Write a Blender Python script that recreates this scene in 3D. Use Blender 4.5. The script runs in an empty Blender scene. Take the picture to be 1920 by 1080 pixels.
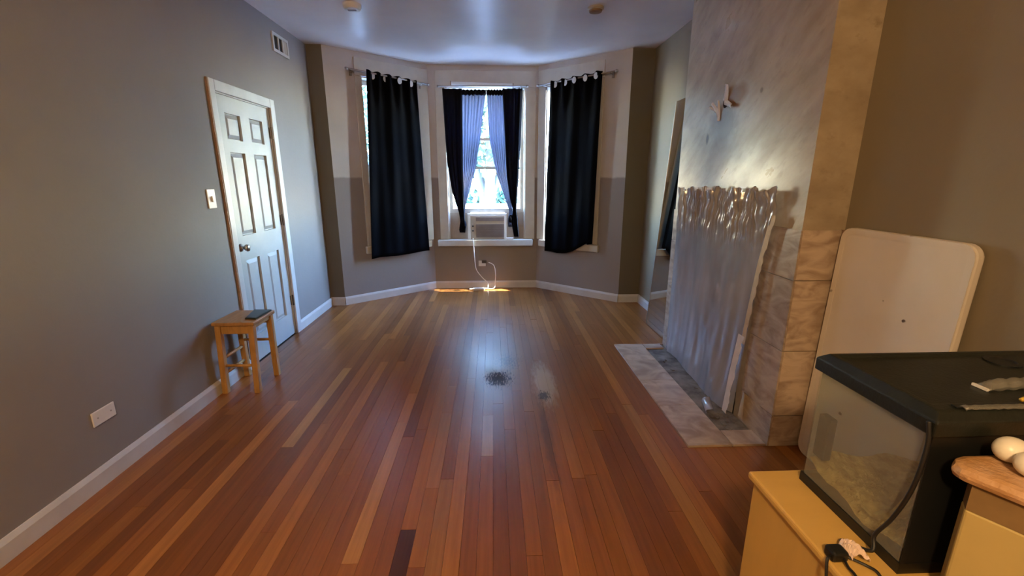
import bpy, math, random
from mathutils import Vector, Matrix
random.seed(7)
R = math.radians
SC = bpy.context.scene
COL = SC.collection

# ------------------------------------------------------------------ camera
FPX = 818.0
CAM_H = 1.46
PITCH = math.atan(205 / FPX)
YAW = math.atan((960 - 925) / FPX * math.cos(PITCH))
cam_data = bpy.data.cameras.new('camera')
cam_data.sensor_width = 36.0
cam_data.lens = 36.0 * FPX / 1920.0
cam_data.clip_start = 0.02
cam = bpy.data.objects.new('camera', cam_data)
cam.location = (0, 0, CAM_H)
cam.rotation_euler = (math.pi / 2 - PITCH, 0, -YAW)
COL.objects.link(cam)
SC.camera = cam
SC.view_settings.view_transform = 'Standard'
SC.view_settings.look = 'None'
SC.view_settings.gamma = 1.0
SC.view_settings.use_curve_mapping = False
SC.view_settings.exposure = 1.28

# ------------------------------------------------------------------ sky and sun
SUN_DIR = Vector((1.0, -0.02, 1.32)).normalized()      # towards the sun
world = bpy.data.worlds.new('sky'); SC.world = world
world.use_nodes = True
wn = world.node_tree.nodes; wl = world.node_tree.links
wn.clear()
w_out = wn.new('ShaderNodeOutputWorld'); w_bg = wn.new('ShaderNodeBackground'); w_sky = wn.new('ShaderNodeTexSky')
w_sky.sky_type = 'NISHITA'
w_sky.sun_disc = False
w_sky.sun_elevation = math.asin(SUN_DIR.z)
w_sky.sun_rotation = math.atan2(SUN_DIR.x, SUN_DIR.y)
w_sky.air_density = 1.4; w_sky.dust_density = 0.1; w_sky.ozone_density = 2.0
w_bg.inputs['Strength'].default_value = 8.0
w_mul = wn.new('ShaderNodeMix'); w_mul.data_type = 'RGBA'; w_mul.blend_type = 'MULTIPLY'; w_mul.inputs[0].default_value = 1.0
w_mul.inputs[7].default_value = (0.90, 0.96, 1.14, 1)      # slightly hazy summer sky
wl.new(w_sky.outputs[0], w_mul.inputs[6]); wl.new(w_mul.outputs[2], w_bg.inputs['Color']); wl.new(w_bg.outputs[0], w_out.inputs['Surface'])
sun = bpy.data.lights.new('sun', 'SUN'); sun.energy = 22.0; sun.angle = R(0.6); sun.color = (1.0, 0.97, 0.95)
sun_o = bpy.data.objects.new('sun', sun); COL.objects.link(sun_o)
sun_o.rotation_euler = SUN_DIR.to_track_quat('Z', 'Y').to_euler()
LAMP_ENERGY = 92.0
LAMP_COLOR = (1.0, 0.64, 0.30)
LAMP_POS = Vector((-0.35, -1.15, 2.62))

# ------------------------------------------------------------------ helpers
def ray(u, v):
    fw = Vector((math.sin(YAW) * math.cos(PITCH), math.cos(YAW) * math.cos(PITCH), -math.sin(PITCH)))
    rt = Vector((math.cos(YAW), -math.sin(YAW), 0)); up = rt.cross(fw)
    return fw + rt * ((u - 960) / FPX) - up * ((v - 540) / FPX)
CP = Vector((0, 0, CAM_H))
def on(u, v, ax, val):
    d = ray(u, v); return CP + d * ((val - CP[ax]) / d[ax])
def onp(u, v, p0, n):
    d = ray(u, v); return CP + d * ((p0 - CP).dot(n) / d.dot(n))
def lerp(a, b, s): return a + (b - a) * s
def interp(tab, x):
    if x <= tab[0][0]: return tab[0][1]
    for (a, va), (b, vb) in zip(tab, tab[1:]):
        if x <= b: return va + (vb - va) * (x - a) / (b - a)
    return tab[-1][1]

class MB:
    def __init__(self): self.v = []; self.f = []
    def add(self, vs, fs):
        n = len(self.v); self.v += [tuple(p) for p in vs]; self.f += [tuple(i + n for i in f) for f in fs]; return self
    def box(self, x0, x1, y0, y1, z0, z1, fn=None):
        vs = [(x0,y0,z0),(x1,y0,z0),(x1,y1,z0),(x0,y1,z0),(x0,y0,z1),(x1,y0,z1),(x1,y1,z1),(x0,y1,z1)]
        if fn: vs = [fn(*p) for p in vs]
        return self.add(vs, [(0,3,2,1),(4,5,6,7),(0,1,5,4),(1,2,6,5),(2,3,7,6),(3,0,4,7)])
    def prism(self, poly, z0, z1, fn=None):
        n = len(poly)
        vs = [(x, y, z0) for x, y in poly] + [(x, y, z1) for x, y in poly]
        if fn: vs = [fn(*p) for p in vs]
        fs = [tuple(range(n - 1, -1, -1)), tuple(range(n, 2 * n))] + [(i, (i + 1) % n, n + (i + 1) % n, n + i) for i in range(n)]
        return self.add(vs, fs)
    def tube(self, pts, r, n=8, cap=True):
        pts = [Vector(p) for p in pts]; m = len(pts); vs = []; fs = []
        rr = r if isinstance(r, (list, tuple)) else [r] * m
        side = None
        for i, p in enumerate(pts):
            d = (pts[min(i + 1, m - 1)] - pts[max(i - 1, 0)]).normalized()
            if side is None:
                side = d.cross(Vector((0, 0, 1)))
                if side.length < 1e-3: side = d.cross(Vector((1, 0, 0)))
            side = (side - d * side.dot(d)).normalized(); up = d.cross(side)
            for k in range(n):
                a = 2 * math.pi * k / n
                vs.append(p + (side * math.cos(a) + up * math.sin(a)) * rr[i])
        for i in range(m - 1):
            for k in range(n):
                fs.append((i*n+k, i*n+(k+1)%n, (i+1)*n+(k+1)%n, (i+1)*n+k))
        if cap: fs += [tuple(range(n - 1, -1, -1)), tuple((m - 1) * n + k for k in range(n))]
        return self.add(vs, fs)
    def lathe(self, prof, n=24, c=(0, 0, 0), M=None):
        vs = []; fs = []
        for r, z in prof:
            for k in range(n):
                a = 2 * math.pi * k / n
                p = Vector((r * math.cos(a), r * math.sin(a), z))
                if M: p = M @ p
                vs.append(p + Vector(c))
        m = len(prof)
        for i in range(m - 1):
            for k in range(n):
                fs.append((i*n+k, i*n+(k+1)%n, (i+1)*n+(k+1)%n, (i+1)*n+k))
        fs += [tuple(range(n - 1, -1, -1)), tuple((m - 1) * n + k for k in range(n))]
        return self.add(vs, fs)
    def grid(self, nu, nv, fn):
        vs = [fn(i / nu, j / nv) for j in range(nv + 1) for i in range(nu + 1)]
        fs = [(j*(nu+1)+i, j*(nu+1)+i+1, (j+1)*(nu+1)+i+1, (j+1)*(nu+1)+i) for j in range(nv) for i in range(nu)]
        return self.add(vs, fs)
    def frustum(self, a0, a1, b0, b1, base, top, inset, fn):
        # raised field: rectangle a,b at 'base' tapering to an inset rectangle at 'top'
        vs = [(a0,b0,base),(a1,b0,base),(a1,b1,base),(a0,b1,base),(a0+inset,b0+inset,top),(a1-inset,b0+inset,top),(a1-inset,b1-inset,top),(a0+inset,b1-inset,top)]
        return self.add([fn(*p) for p in vs], [(0,3,2,1),(4,5,6,7),(0,1,5,4),(1,2,6,5),(2,3,7,6),(3,0,4,7)])
    def build(self, name, mat, parent=None, smooth=False, bevel=0, solid=0, fix=True):
        me = bpy.data.meshes.new(name); me.from_pydata(self.v, [], self.f)
        if fix:
            import bmesh
            bm = bmesh.new(); bm.from_mesh(me); bmesh.ops.recalc_face_normals(bm, faces=bm.faces); bm.to_mesh(me); bm.free()
        if smooth:
            for p in me.polygons: p.use_smooth = True
        me.materials.append(mat)
        o = bpy.data.objects.new(name, me); COL.objects.link(o)
        if parent is not None:
            o.parent = parent
            if parent.type == 'EMPTY': o.matrix_parent_inverse = Matrix.Translation(-parent.location)
        if solid:
            s = o.modifiers.new('thickness', 'SOLIDIFY'); s.thickness = solid; s.offset = 0
        if bevel:
            b = o.modifiers.new('edge', 'BEVEL'); b.width = bevel; b.segments = 2; b.limit_method = 'ANGLE'
        return o

def tag(o, label, cat, group=None, kind=None):
    o['label'] = label
    if cat: o['category'] = cat
    if group: o['group'] = group
    if kind: o['kind'] = kind
    return o
def thing(name, label, cat, loc=(0, 0, 0), group=None, kind=None):
    e = bpy.data.objects.new(name, None); e.location = loc; e.empty_display_size = 0.1; COL.objects.link(e)
    return tag(e, label, cat, group, kind)
def struct(o, label=None):
    o['kind'] = 'structure'
    if label: o['label'] = label
    return o
def frame(p0, p1):
    p0 = Vector((*p0, 0)); p1 = Vector((*p1, 0)); L = (p1 - p0).length; d = (p1 - p0) / L
    n = Vector((d.y, -d.x, 0))                       # into the room
    F = lambda t, o, z: tuple(p0 + d * t + n * o + Vector((0, 0, z)))
    F.p0 = p0; F.d = d; F.n = n; F.L = L
    def px(u, v, off=0.0):                            # photo pixel -> (t, z) on this wall, moved 'off' into the room
        q = onp(u, v, p0 + n * off, n); return ((q - p0).dot(d), q.z)
    F.px = px
    return F

# ------------------------------------------------------------------ materials
def nodes(name):
    m = bpy.data.materials.new(name); m.use_nodes = True
    nt = m.node_tree; b = nt.nodes['Principled BSDF']
    return m, nt, b
def N(nt, t, **kw):
    n = nt.nodes.new(t)
    for k, v in kw.items():
        if k in n.inputs.keys(): n.inputs[k].default_value = v
        else: setattr(n, k, v)
    return n
def pos_scaled(nt, s=(1, 1, 1), src='Position'):
    if src == 'Position':
        g = nt.nodes.new('ShaderNodeNewGeometry'); out = g.outputs['Position']
    else:
        g = nt.nodes.new('ShaderNodeTexCoord'); out = g.outputs[src]
    mp = nt.nodes.new('ShaderNodeMapping'); mp.inputs['Scale'].default_value = s
    nt.links.new(out, mp.inputs['Vector']); return mp.outputs[0]
def noise(nt, vec, scale, detail=4, rough=0.55):
    n = N(nt, 'ShaderNodeTexNoise'); n.inputs['Scale'].default_value = scale; n.inputs['Detail'].default_value = detail
    n.inputs['Roughness'].default_value = rough
    nt.links.new(vec, n.inputs['Vector']); return n.outputs[0]
def ramp(nt, src, p0, p1, c0=(0, 0, 0, 1), c1=(1, 1, 1, 1)):
    r = nt.nodes.new('ShaderNodeValToRGB')
    r.color_ramp.elements[0].position = p0; r.color_ramp.elements[1].position = p1
    r.color_ramp.elements[0].color = c0; r.color_ramp.elements[1].color = c1
    nt.links.new(src, r.inputs[0]); return r.outputs[0]
def mix(nt, fac, a, b, mode='MIX'):
    m = nt.nodes.new('ShaderNodeMix'); m.data_type = 'RGBA'; m.blend_type = mode
    for sock, val in ((m.inputs[0], fac), (m.inputs[6], a), (m.inputs[7], b)):
        if hasattr(val, 'default_value'): nt.links.new(val, sock)
        else: sock.default_value = val if not isinstance(val, tuple) else (*val[:3], 1)
    return m.outputs[2]
def math_n(nt, op, a, b=None, clamp=False):
    m = nt.nodes.new('ShaderNodeMath'); m.operation = op; m.use_clamp = clamp
    for i, val in enumerate((a, b)):
        if val is None: continue
        if hasattr(val, 'default_value'): nt.links.new(val, m.inputs[i])
        else: m.inputs[i].default_value = val
    return m.outputs[0]
def bump(nt, b, h, strength, dist=0.01):
    n = nt.nodes.new('ShaderNodeBump'); n.inputs['Strength'].default_value = strength; n.inputs['Distance'].default_value = dist
    nt.links.new(h, n.inputs['Height']); nt.links.new(n.outputs[0], b.inputs['Normal'])
def pmat(name, col, rough=0.5, var=0.12, scale=6.0, bmp=0.0, bscale=60.0, metallic=0.0, spec=0.5, stretch=(1, 1, 1), src='Position', col2=None):
    m, nt, b = nodes(name)
    vec = pos_scaled(nt, stretch, src)
    nz = noise(nt, vec, scale)
    c2 = col2 or tuple(c * (1 - 2 * var) for c in col)
    nt.links.new(mix(nt, ramp(nt, nz, 0.35, 0.68), col, c2), b.inputs['Base Color'])
    b.inputs['Roughness'].default_value = rough; b.inputs['Metallic'].default_value = metallic
    b.inputs['Specular IOR Level'].default_value = spec
    if bmp: bump(nt, b, noise(nt, vec, bscale, 3), bmp)
    return m

M = {}
M['wall'] = pmat('grey_wall_paint', (0.262, 0.242, 0.236), 0.68, 0.035, 1.6, 0.08, 45, spec=0.3)
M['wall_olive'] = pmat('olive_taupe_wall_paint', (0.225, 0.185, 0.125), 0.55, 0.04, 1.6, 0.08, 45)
M['return'] = pmat('dark_olive_return_paint', (0.125, 0.108, 0.072), 0.55, 0.04, 1.6, 0.08, 45)  # wall paint darkened, the shade on the returns put into the colour
M['white_trim'] = pmat('white_trim_paint', (0.56, 0.56, 0.55), 0.38, 0.05, 8)
M['door_white'] = pmat('white_door_paint', (0.44, 0.45, 0.44), 0.42, 0.05, 3, 0.05, 30)
M['jamb_wood'] = pmat('bare_reddish_wood', (0.30, 0.19, 0.13), 0.6, 0.15, 20)
M['cream_trim'] = pmat('cream_window_paint', (0.52, 0.49, 0.43), 0.42, 0.06, 6)
M['steel'] = pmat('brushed_steel', (0.45, 0.44, 0.42), 0.3, 0.05, 30, metallic=1.0)
M['bronze'] = pmat('dark_hinge_metal', (0.09, 0.08, 0.07), 0.4, 0.1, 30, metallic=0.7)
M['plastic_white'] = pmat('white_plastic', (0.72, 0.71, 0.68), 0.35, 0.03, 10)
M['plastic_beige'] = pmat('aged_beige_plastic', (0.42, 0.37, 0.31), 0.45, 0.06, 10)
M['grille'] = pmat('grey_grille_plastic', (0.20, 0.17, 0.17), 0.5, 0.08, 12)
M['dark'] = pmat('dark_void', (0.01, 0.01, 0.01), 0.9, 0.1, 10)
M['brown_fixture'] = pmat('tan_brown_metal', (0.22, 0.13, 0.06), 0.4, 0.15, 12)
M['rod'] = pmat('grey_rod_metal', (0.30, 0.27, 0.25), 0.4, 0.1, 12, metallic=0.6)
M['grommet'] = pmat('bright_grommet_metal', (0.85, 0.85, 0.83), 0.25, 0.03, 12, metallic=0.55)  # solid discs, the pale metal also carries the light seen through the holes
M['pine'] = pmat('varnished_pine', (0.50, 0.27, 0.085), 0.42, 0.14, 9, stretch=(5, 5, 0.8), src='Object')
M['pine_top'] = pmat('worn_pine_seat', (0.40, 0.21, 0.07), 0.5, 0.15, 9, stretch=(5, 1, 1), src='Object')
M['booklet'] = pmat('dark_green_cover', (0.02, 0.028, 0.018), 0.5, 0.1, 9)
M['subfloor'] = pmat('dark_subfloor', (0.03, 0.018, 0.01), 0.9, 0.1, 9)
M['yellow_cab'] = pmat('yellow_ochre_cabinet', (0.60, 0.375, 0.10), 0.38, 0.05, 3, stretch=(1, 4, 1))
M['counter_wood'] = pmat('worn_wood_top', (0.56, 0.36, 0.22), 0.6, 0.2, 9, 0.4, 70, col2=(0.34, 0.16, 0.03))
M['counter_apron'] = pmat('brown_apron_board', (0.24, 0.15, 0.06), 0.6, 0.15, 9)  # brown stands for the shade below the counter top
M['cream_body'] = pmat('cream_painted_board', (0.50, 0.385, 0.145), 0.5, 0.06, 4)
M['egg'] = pmat('white_glazed', (0.82, 0.78, 0.68), 0.35, 0.03, 10)
M['tank_black'] = pmat('black_plastic', (0.006, 0.007, 0.007), 0.45, 0.1, 20)
M['hood'] = pmat('black_green_hood_plastic', (0.009, 0.012, 0.009), 0.42, 0.2, 14, 0.1, 120)
M['cable'] = pmat('black_cable', (0.008, 0.008, 0.008), 0.5, 0.1, 10)
M['cloth_white'] = pmat('pinkish_white_tape', (0.75, 0.58, 0.48), 0.7, 0.1, 25)
M['yellow_cord'] = pmat('yellow_cord', (0.65, 0.42, 0.05), 0.5, 0.1, 25)
M['table_white'] = None
M['tape'] = pmat('masking_tape', (0.52, 0.39, 0.24), 0.6, 0.1, 14)
M['paper'] = pmat('torn_white_paper', (0.66, 0.58, 0.52), 0.7, 0.08, 14)
M['flap'] = pmat('peeled_paint_chip', (0.72, 0.70, 0.66), 0.6, 0.05, 14)
M['bark'] = pmat('pale_bark', (0.06, 0.07, 0.075), 0.9, 0.2, 6, 0.5, 15)
M['leaf'] = pmat('green_leaf', (0.035, 0.10, 0.075), 0.6, 0.25, 2)
M['porch'] = pmat('white_roof_membrane', (0.40, 0.42, 0.46), 0.7, 0.05, 2)
M['ground'] = pmat('pavement_ground', (0.22, 0.23, 0.25), 0.9, 0.2, 1)
M['lamp_metal'] = pmat('brass_lamp', (0.5, 0.36, 0.15), 0.35, 0.05, 10, metallic=0.8)

def bay_paint():
    m, nt, b = nodes('two_tone_bay_paint')
    g = N(nt, 'ShaderNodeNewGeometry'); s = N(nt, 'ShaderNodeSeparateXYZ'); nt.links.new(g.outputs['Position'], s.inputs[0])
    nz = noise(nt, g.outputs['Position'], 9, 3)
    z = math_n(nt, 'ADD', s.outputs[2], math_n(nt, 'MULTIPLY', math_n(nt, 'SUBTRACT', nz, 0.5), 0.03))
    f = ramp(nt, math_n(nt, 'MULTIPLY', z, 0.5), 1.462 / 2, 1.482 / 2)
    up = mix(nt, ramp(nt, noise(nt, g.outputs['Position'], 2.2, 4), 0.3, 0.7), (0.53, 0.50, 0.48), (0.45, 0.425, 0.405))
    lo = mix(nt, ramp(nt, noise(nt, g.outputs['Position'], 1.5, 3), 0.3, 0.7), (0.262, 0.236, 0.225), (0.24, 0.215, 0.21))
    nt.links.new(mix(nt, f, lo, up), b.inputs['Base Color']); b.inputs['Roughness'].default_value = 0.5
    bump(nt, b, noise(nt, g.outputs['Position'], 40, 3), 0.08)
    return m
M['bay'] = bay_paint()

def ceiling_mat():
    m, nt, b = nodes('ceiling_paint')
    g = N(nt, 'ShaderNodeNewGeometry').outputs['Position']
    c = mix(nt, ramp(nt, noise(nt, g, 1.1, 4), 0.35, 0.7), (0.86, 0.84, 0.84), (0.74, 0.72, 0.72))
    nt.links.new(c, b.inputs['Base Color']); b.inputs['Roughness'].default_value = 0.33
    bump(nt, b, noise(nt, g, 3.0, 2), 0.25, 0.03)
    return m
M['ceiling'] = ceiling_mat()

def wood_floor():
    m, nt, b = nodes('varnished_strip_floor')
    oi = N(nt, 'ShaderNodeObjectInfo')
    g = N(nt, 'ShaderNodeNewGeometry').outputs['Position']
    mp = N(nt, 'ShaderNodeMapping'); mp.inputs['Scale'].default_value = (55, 2.2, 1); nt.links.new(g, mp.inputs['Vector'])
    off = N(nt, 'ShaderNodeVectorMath', operation='ADD'); nt.links.new(mp.outputs[0], off.inputs[0])
    cx = N(nt, 'ShaderNodeCombineXYZ'); nt.links.new(math_n(nt, 'MULTIPLY', oi.outputs['Random'], 40), cx.inputs[2]); nt.links.new(cx.outputs[0], off.inputs[1])
    grain = ramp(nt, noise(nt, off.outputs[0], 1.0, 5, 0.6), 0.25, 0.75, (0.74, 0.70, 0.68, 1), (1.14, 1.12, 1.1, 1))
    base = mix(nt, 1.0, oi.outputs['Color'], grain, 'MULTIPLY')
    # worn patch in the middle of the room
    def blob(cx_, cy_, rx, ry, soft0, soft1, ns, na):
        mp2 = N(nt, 'ShaderNodeMapping'); mp2.inputs['Location'].default_value = (-cx_ / rx, -cy_ / ry, 0); mp2.inputs['Scale'].default_value = (1 / rx, 1 / ry, 0)
        nt.links.new(g, mp2.inputs['Vector'])
        ln = N(nt, 'ShaderNodeVectorMath', operation='LENGTH'); nt.links.new(mp2.outputs[0], ln.inputs[0])
        mpn = N(nt, 'ShaderNodeMapping'); mpn.inputs['Scale'].default_value = (5, 1, 1); nt.links.new(g, mpn.inputs['Vector'])
        d = math_n(nt, 'ADD', ln.outputs['Value'], math_n(nt, 'MULTIPLY', math_n(nt, 'SUBTRACT', noise(nt, mpn.outputs[0], ns, 5, 0.65), 0.5), na))
        return ramp(nt, math_n(nt, 'MULTIPLY', d, 0.5), soft0 / 2, soft1 / 2, (1, 1, 1, 1), (0, 0, 0, 1))
    worn = blob(0.08, 3.1, 0.62, 1.15, 0.55, 1.15, 3.0, 1.0)
    worn2 = blob(0.36, 2.95, 0.10, 0.42, 0.5, 1.0, 8.0, 1.2)
    st1 = blob(0.02, 3.02, 0.13, 0.17, 0.50, 0.75, 22.0, 3.2)
    st2 = blob(0.335, 2.745, 0.06, 0.09, 0.50, 0.75, 26.0, 3.0)
    st3 = blob(0.30, 2.25, 0.035, 0.6, 0.4, 1.0, 12.0, 1.6)
    st4 = blob(0.10, 3.35, 0.2, 0.35, 0.1, 0.5, 22.0, 2.6)
    c = mix(nt, math_n(nt, 'MULTIPLY', worn, 0.55), base, (0.20, 0.135, 0.09))
    c = mix(nt, math_n(nt, 'MULTIPLY', worn2, 0.9), c, (0.40, 0.34, 0.26))
    for s_, a in ((st1, 0.9), (st2, 0.9), (st3, 0.45), (st4, 0.55)):
        c = mix(nt, math_n(nt, 'MULTIPLY', s_, a), c, (0.018, 0.016, 0.018))
    nt.links.new(c, b.inputs['Base Color'])
    rg = ramp(nt, noise(nt, g, 2.5, 3), 0.3, 0.7, (0.28, 0.28, 0.28, 1), (0.37, 0.37, 0.37, 1))
    rr = math_n(nt, 'ADD', rg, math_n(nt, 'MULTIPLY', st1, 0.3))
    nt.links.new(rr, b.inputs['Roughness'])
    b.inputs['Specular IOR Level'].default_value = 0.4
    mb = N(nt, 'ShaderNodeMapping'); mb.inputs['Scale'].default_value = (30, 3, 1); nt.links.new(g, mb.inputs['Vector'])
    bump(nt, b, noise(nt, mb.outputs[0], 1.0, 3), 0.06, 0.004)
    return m
M['floor'] = wood_floor()

def plaster():
    m, nt, b = nodes('stripped_chimney_plaster')
    g = N(nt, 'ShaderNodeNewGeometry').outputs['Position']
    mp = N(nt, 'ShaderNodeMapping'); mp.inputs['Scale'].default_value = (1, 1, 1); mp.inputs['Rotation'].default_value = (R(35), 0, 0); nt.links.new(g, mp.inputs['Vector'])
    mp2 = N(nt, 'ShaderNodeMapping'); mp2.inputs['Scale'].default_value = (1.5, 1, 2.6); nt.links.new(mp.outputs[0], mp2.inputs['Vector'])
    n1 = noise(nt, mp2.outputs[0], 3.2, 6, 0.6)
    c = mix(nt, ramp(nt, n1, 0.32, 0.68), (0.42, 0.345, 0.245), (0.30, 0.235, 0.16))
    n2 = noise(nt, mp2.outputs[0], 9.0, 5, 0.6)
    c = mix(nt, math_n(nt, 'MULTIPLY', ramp(nt, n2, 0.55, 0.75), 0.5), c, (0.20, 0.155, 0.11))
    def spot(y, z, ry, rz, ns, na, c_, amt):
        nonlocal c
        m_ = N(nt, 'ShaderNodeMapping'); m_.inputs['Location'].default_value = (0, -y / ry, -z / rz); m_.inputs['Scale'].default_value = (0, 1 / ry, 1 / rz)
        nt.links.new(g, m_.inputs['Vector'])
        ln = N(nt, 'ShaderNodeVectorMath', operation='LENGTH'); nt.links.new(m_.outputs[0], ln.inputs[0])
        d = math_n(nt, 'ADD', ln.outputs['Value'], math_n(nt, 'MULTIPLY', math_n(nt, 'SUBTRACT', noise(nt, g, ns, 4), 0.5), na))
        f = ramp(nt, math_n(nt, 'MULTIPLY', d, 0.5), 0.25, 0.5, (1, 1, 1, 1), (0, 0, 0, 1))
        c = mix(nt, math_n(nt, 'MULTIPLY', f, amt), c, c_)
    spot(2.88, 1.965, 0.15, 0.085, 8, 0.8, (0.20, 0.085, 0.012), 1.0)      # brown water stain
    spot(3.00, 1.79, 0.26, 0.15, 6, 1.4, (0.19, 0.145, 0.105), 0.9)      # bare plaster under the hole
    spot(3.22, 1.73, 0.025, 0.05, 20, 1.0, (0.05, 0.04, 0.035), 0.8)
    spot(2.62, 1.95, 0.02, 0.02, 20, 0.6, (0.08, 0.06, 0.04), 0.7)
    nt.links.new(c, b.inputs['Base Color'])
    nt.links.new(ramp(nt, n1, 0.3, 0.7, (0.27, 0.27, 0.27, 1), (0.40, 0.40, 0.40, 1)), b.inputs['Roughness'])
    b.inputs['Specular IOR Level'].default_value = 0.5
    bump(nt, b, n1, 0.06, 0.02)
    return m
M['plaster'] = plaster()

def marble():
    m, nt, b = nodes('beige_veined_tile')
    oi = N(nt, 'ShaderNodeObjectInfo')
    g = N(nt, 'ShaderNodeNewGeometry').outputs['Position']
    off = N(nt, 'ShaderNodeVectorMath', operation='ADD'); nt.links.new(g, off.inputs[0])
    cx = N(nt, 'ShaderNodeCombineXYZ'); nt.links.new(math_n(nt, 'MULTIPLY', oi.outputs['Random'], 20), cx.inputs[0]); nt.links.new(cx.outputs[0], off.inputs[1])
    mp = N(nt, 'ShaderNodeMapping'); mp.inputs['Rotation'].default_value = (R(40), R(20), R(30)); mp.inputs['Scale'].default_value = (1, 1, 2.2); nt.links.new(off.outputs[0], mp.inputs['Vector'])
    n = N(nt, 'ShaderNodeTexNoise'); n.inputs['Scale'].default_value = 6; n.inputs['Detail'].default_value = 6; n.inputs['Distortion'].default_value = 1.4
    nt.links.new(mp.outputs[0], n.inputs['Vector'])
    c = mix(nt, ramp(nt, n.outputs[0], 0.38, 0.66), (0.46, 0.37, 0.29), (0.27, 0.195, 0.145))
    nt.links.new(mix(nt, 1.0, c, oi.outputs['Color'], 'MULTIPLY'), b.inputs['Base Color']); b.inputs['Roughness'].default_value = 0.36
    return m
M['tile'] = marble()
M['concrete'] = pmat('bare_mortar_bed', (0.22, 0.20, 0.175), 0.85, 0.25, 9, 0.6, 40, col2=(0.07, 0.06, 0.05))
M['grout'] = pmat('grout', (0.22, 0.16, 0.11), 0.8, 0.1, 20)

def table_mat():
    m, nt, b = nodes('white_moulded_plastic')
    g = N(nt, 'ShaderNodeNewGeometry').outputs['Position']
    c = mix(nt, ramp(nt, noise(nt, g, 3, 4), 0.35, 0.7), (0.68, 0.62, 0.55), (0.62, 0.56, 0.49))
    sp = ramp(nt, noise(nt, g, 16, 2, 0.3), 0.74, 0.77)
    c = mix(nt, sp, c, (0.08, 0.05, 0.03))
    nt.links.new(c, b.inputs['Base Color']); b.inputs['Roughness'].default_value = 0.45
    bump(nt, b, noise(nt, g, 180, 2), 0.08, 0.002)
    return m
M['table_white'] = table_mat()

def glass_mat(name, haze=0.02, haze_col=(0.5, 0.5, 0.45), gloss=0.06, tint=(0.97, 1.0, 0.99), dirt=False):
    m = bpy.data.materials.new(name); m.use_nodes = True; nt = m.node_tree; nt.nodes.clear()
    out = N(nt, 'ShaderNodeOutputMaterial'); tr = N(nt, 'ShaderNodeBsdfTransparent'); tr.inputs[0].default_value = (*tint, 1)
    gl = N(nt, 'ShaderNodeBsdfGlossy'); gl.inputs['Roughness'].default_value = 0.02
    df = N(nt, 'ShaderNodeBsdfDiffuse'); df.inputs[0].default_value = (*haze_col, 1)
    m1 = N(nt, 'ShaderNodeMixShader'); m2 = N(nt, 'ShaderNodeMixShader')
    m1.inputs[0].default_value = gloss
    if dirt:
        g = N(nt, 'ShaderNodeNewGeometry').outputs['Position']
        nt.links.new(ramp(nt, noise(nt, g, 4, 2, 0.3), 0.2, 0.8, (haze * 0.88,) * 3 + (1,), (haze * 1.12,) * 3 + (1,)), m2.inputs[0])
    else: m2.inputs[0].default_value = haze
    nt.links.new(tr.outputs[0], m1.inputs[1]); nt.links.new(gl.outputs[0], m1.inputs[2])
    nt.links.new(m1.outputs[0], m2.inputs[1]); nt.links.new(df.outputs[0], m2.inputs[2]); nt.links.new(m2.outputs[0], out.inputs[0])
    return m
M['glass'] = glass_mat('window_glass', 0.01)
M['tank_glass'] = glass_mat('dirty_tank_glass', 0.20, (0.46, 0.42, 0.36), 0.06, (0.85, 0.9, 0.85), True)
M['clear_plastic'] = glass_mat('clear_plastic_wrap', 0.12, (0.5, 0.5, 0.48), 0.25)

def sheet_mat():
    m = bpy.data.materials.new('translucent_plastic_sheeting'); m.use_nodes = True; nt = m.node_tree; nt.nodes.clear()
    out = N(nt, 'ShaderNodeOutputMaterial'); tr = N(nt, 'ShaderNodeBsdfTransparent'); tr.inputs[0].default_value = (0.9, 0.9, 0.92, 1)
    pb = N(nt, 'ShaderNodeBsdfPrincipled'); pb.inputs['Roughness'].default_value = 0.16; pb.inputs['Specular IOR Level'].default_value = 1.0
    g = N(nt, 'ShaderNodeNewGeometry').outputs['Position']
    mp = N(nt, 'ShaderNodeMapping'); mp.inputs['Scale'].default_value = (1, 4, 1.2); nt.links.new(g, mp.inputs['Vector'])
    n1 = noise(nt, mp.outputs[0], 2.4, 4, 0.5)
    nt.links.new(mix(nt, ramp(nt, n1, 0.3, 0.7), (0.36, 0.345, 0.37), (0.27, 0.26, 0.285)), pb.inputs['Base Color'])
    bump(nt, pb, n1, 0.07, 0.02)
    mx = N(nt, 'ShaderNodeMixShader'); mx.inputs[0].default_value = 0.8
    nt.links.new(tr.outputs[0], mx.inputs[1]); nt.links.new(pb.outputs[0], mx.inputs[2]); nt.links.new(mx.outputs[0], out.inputs[0])
    return m
M['sheet'] = sheet_mat()

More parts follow.
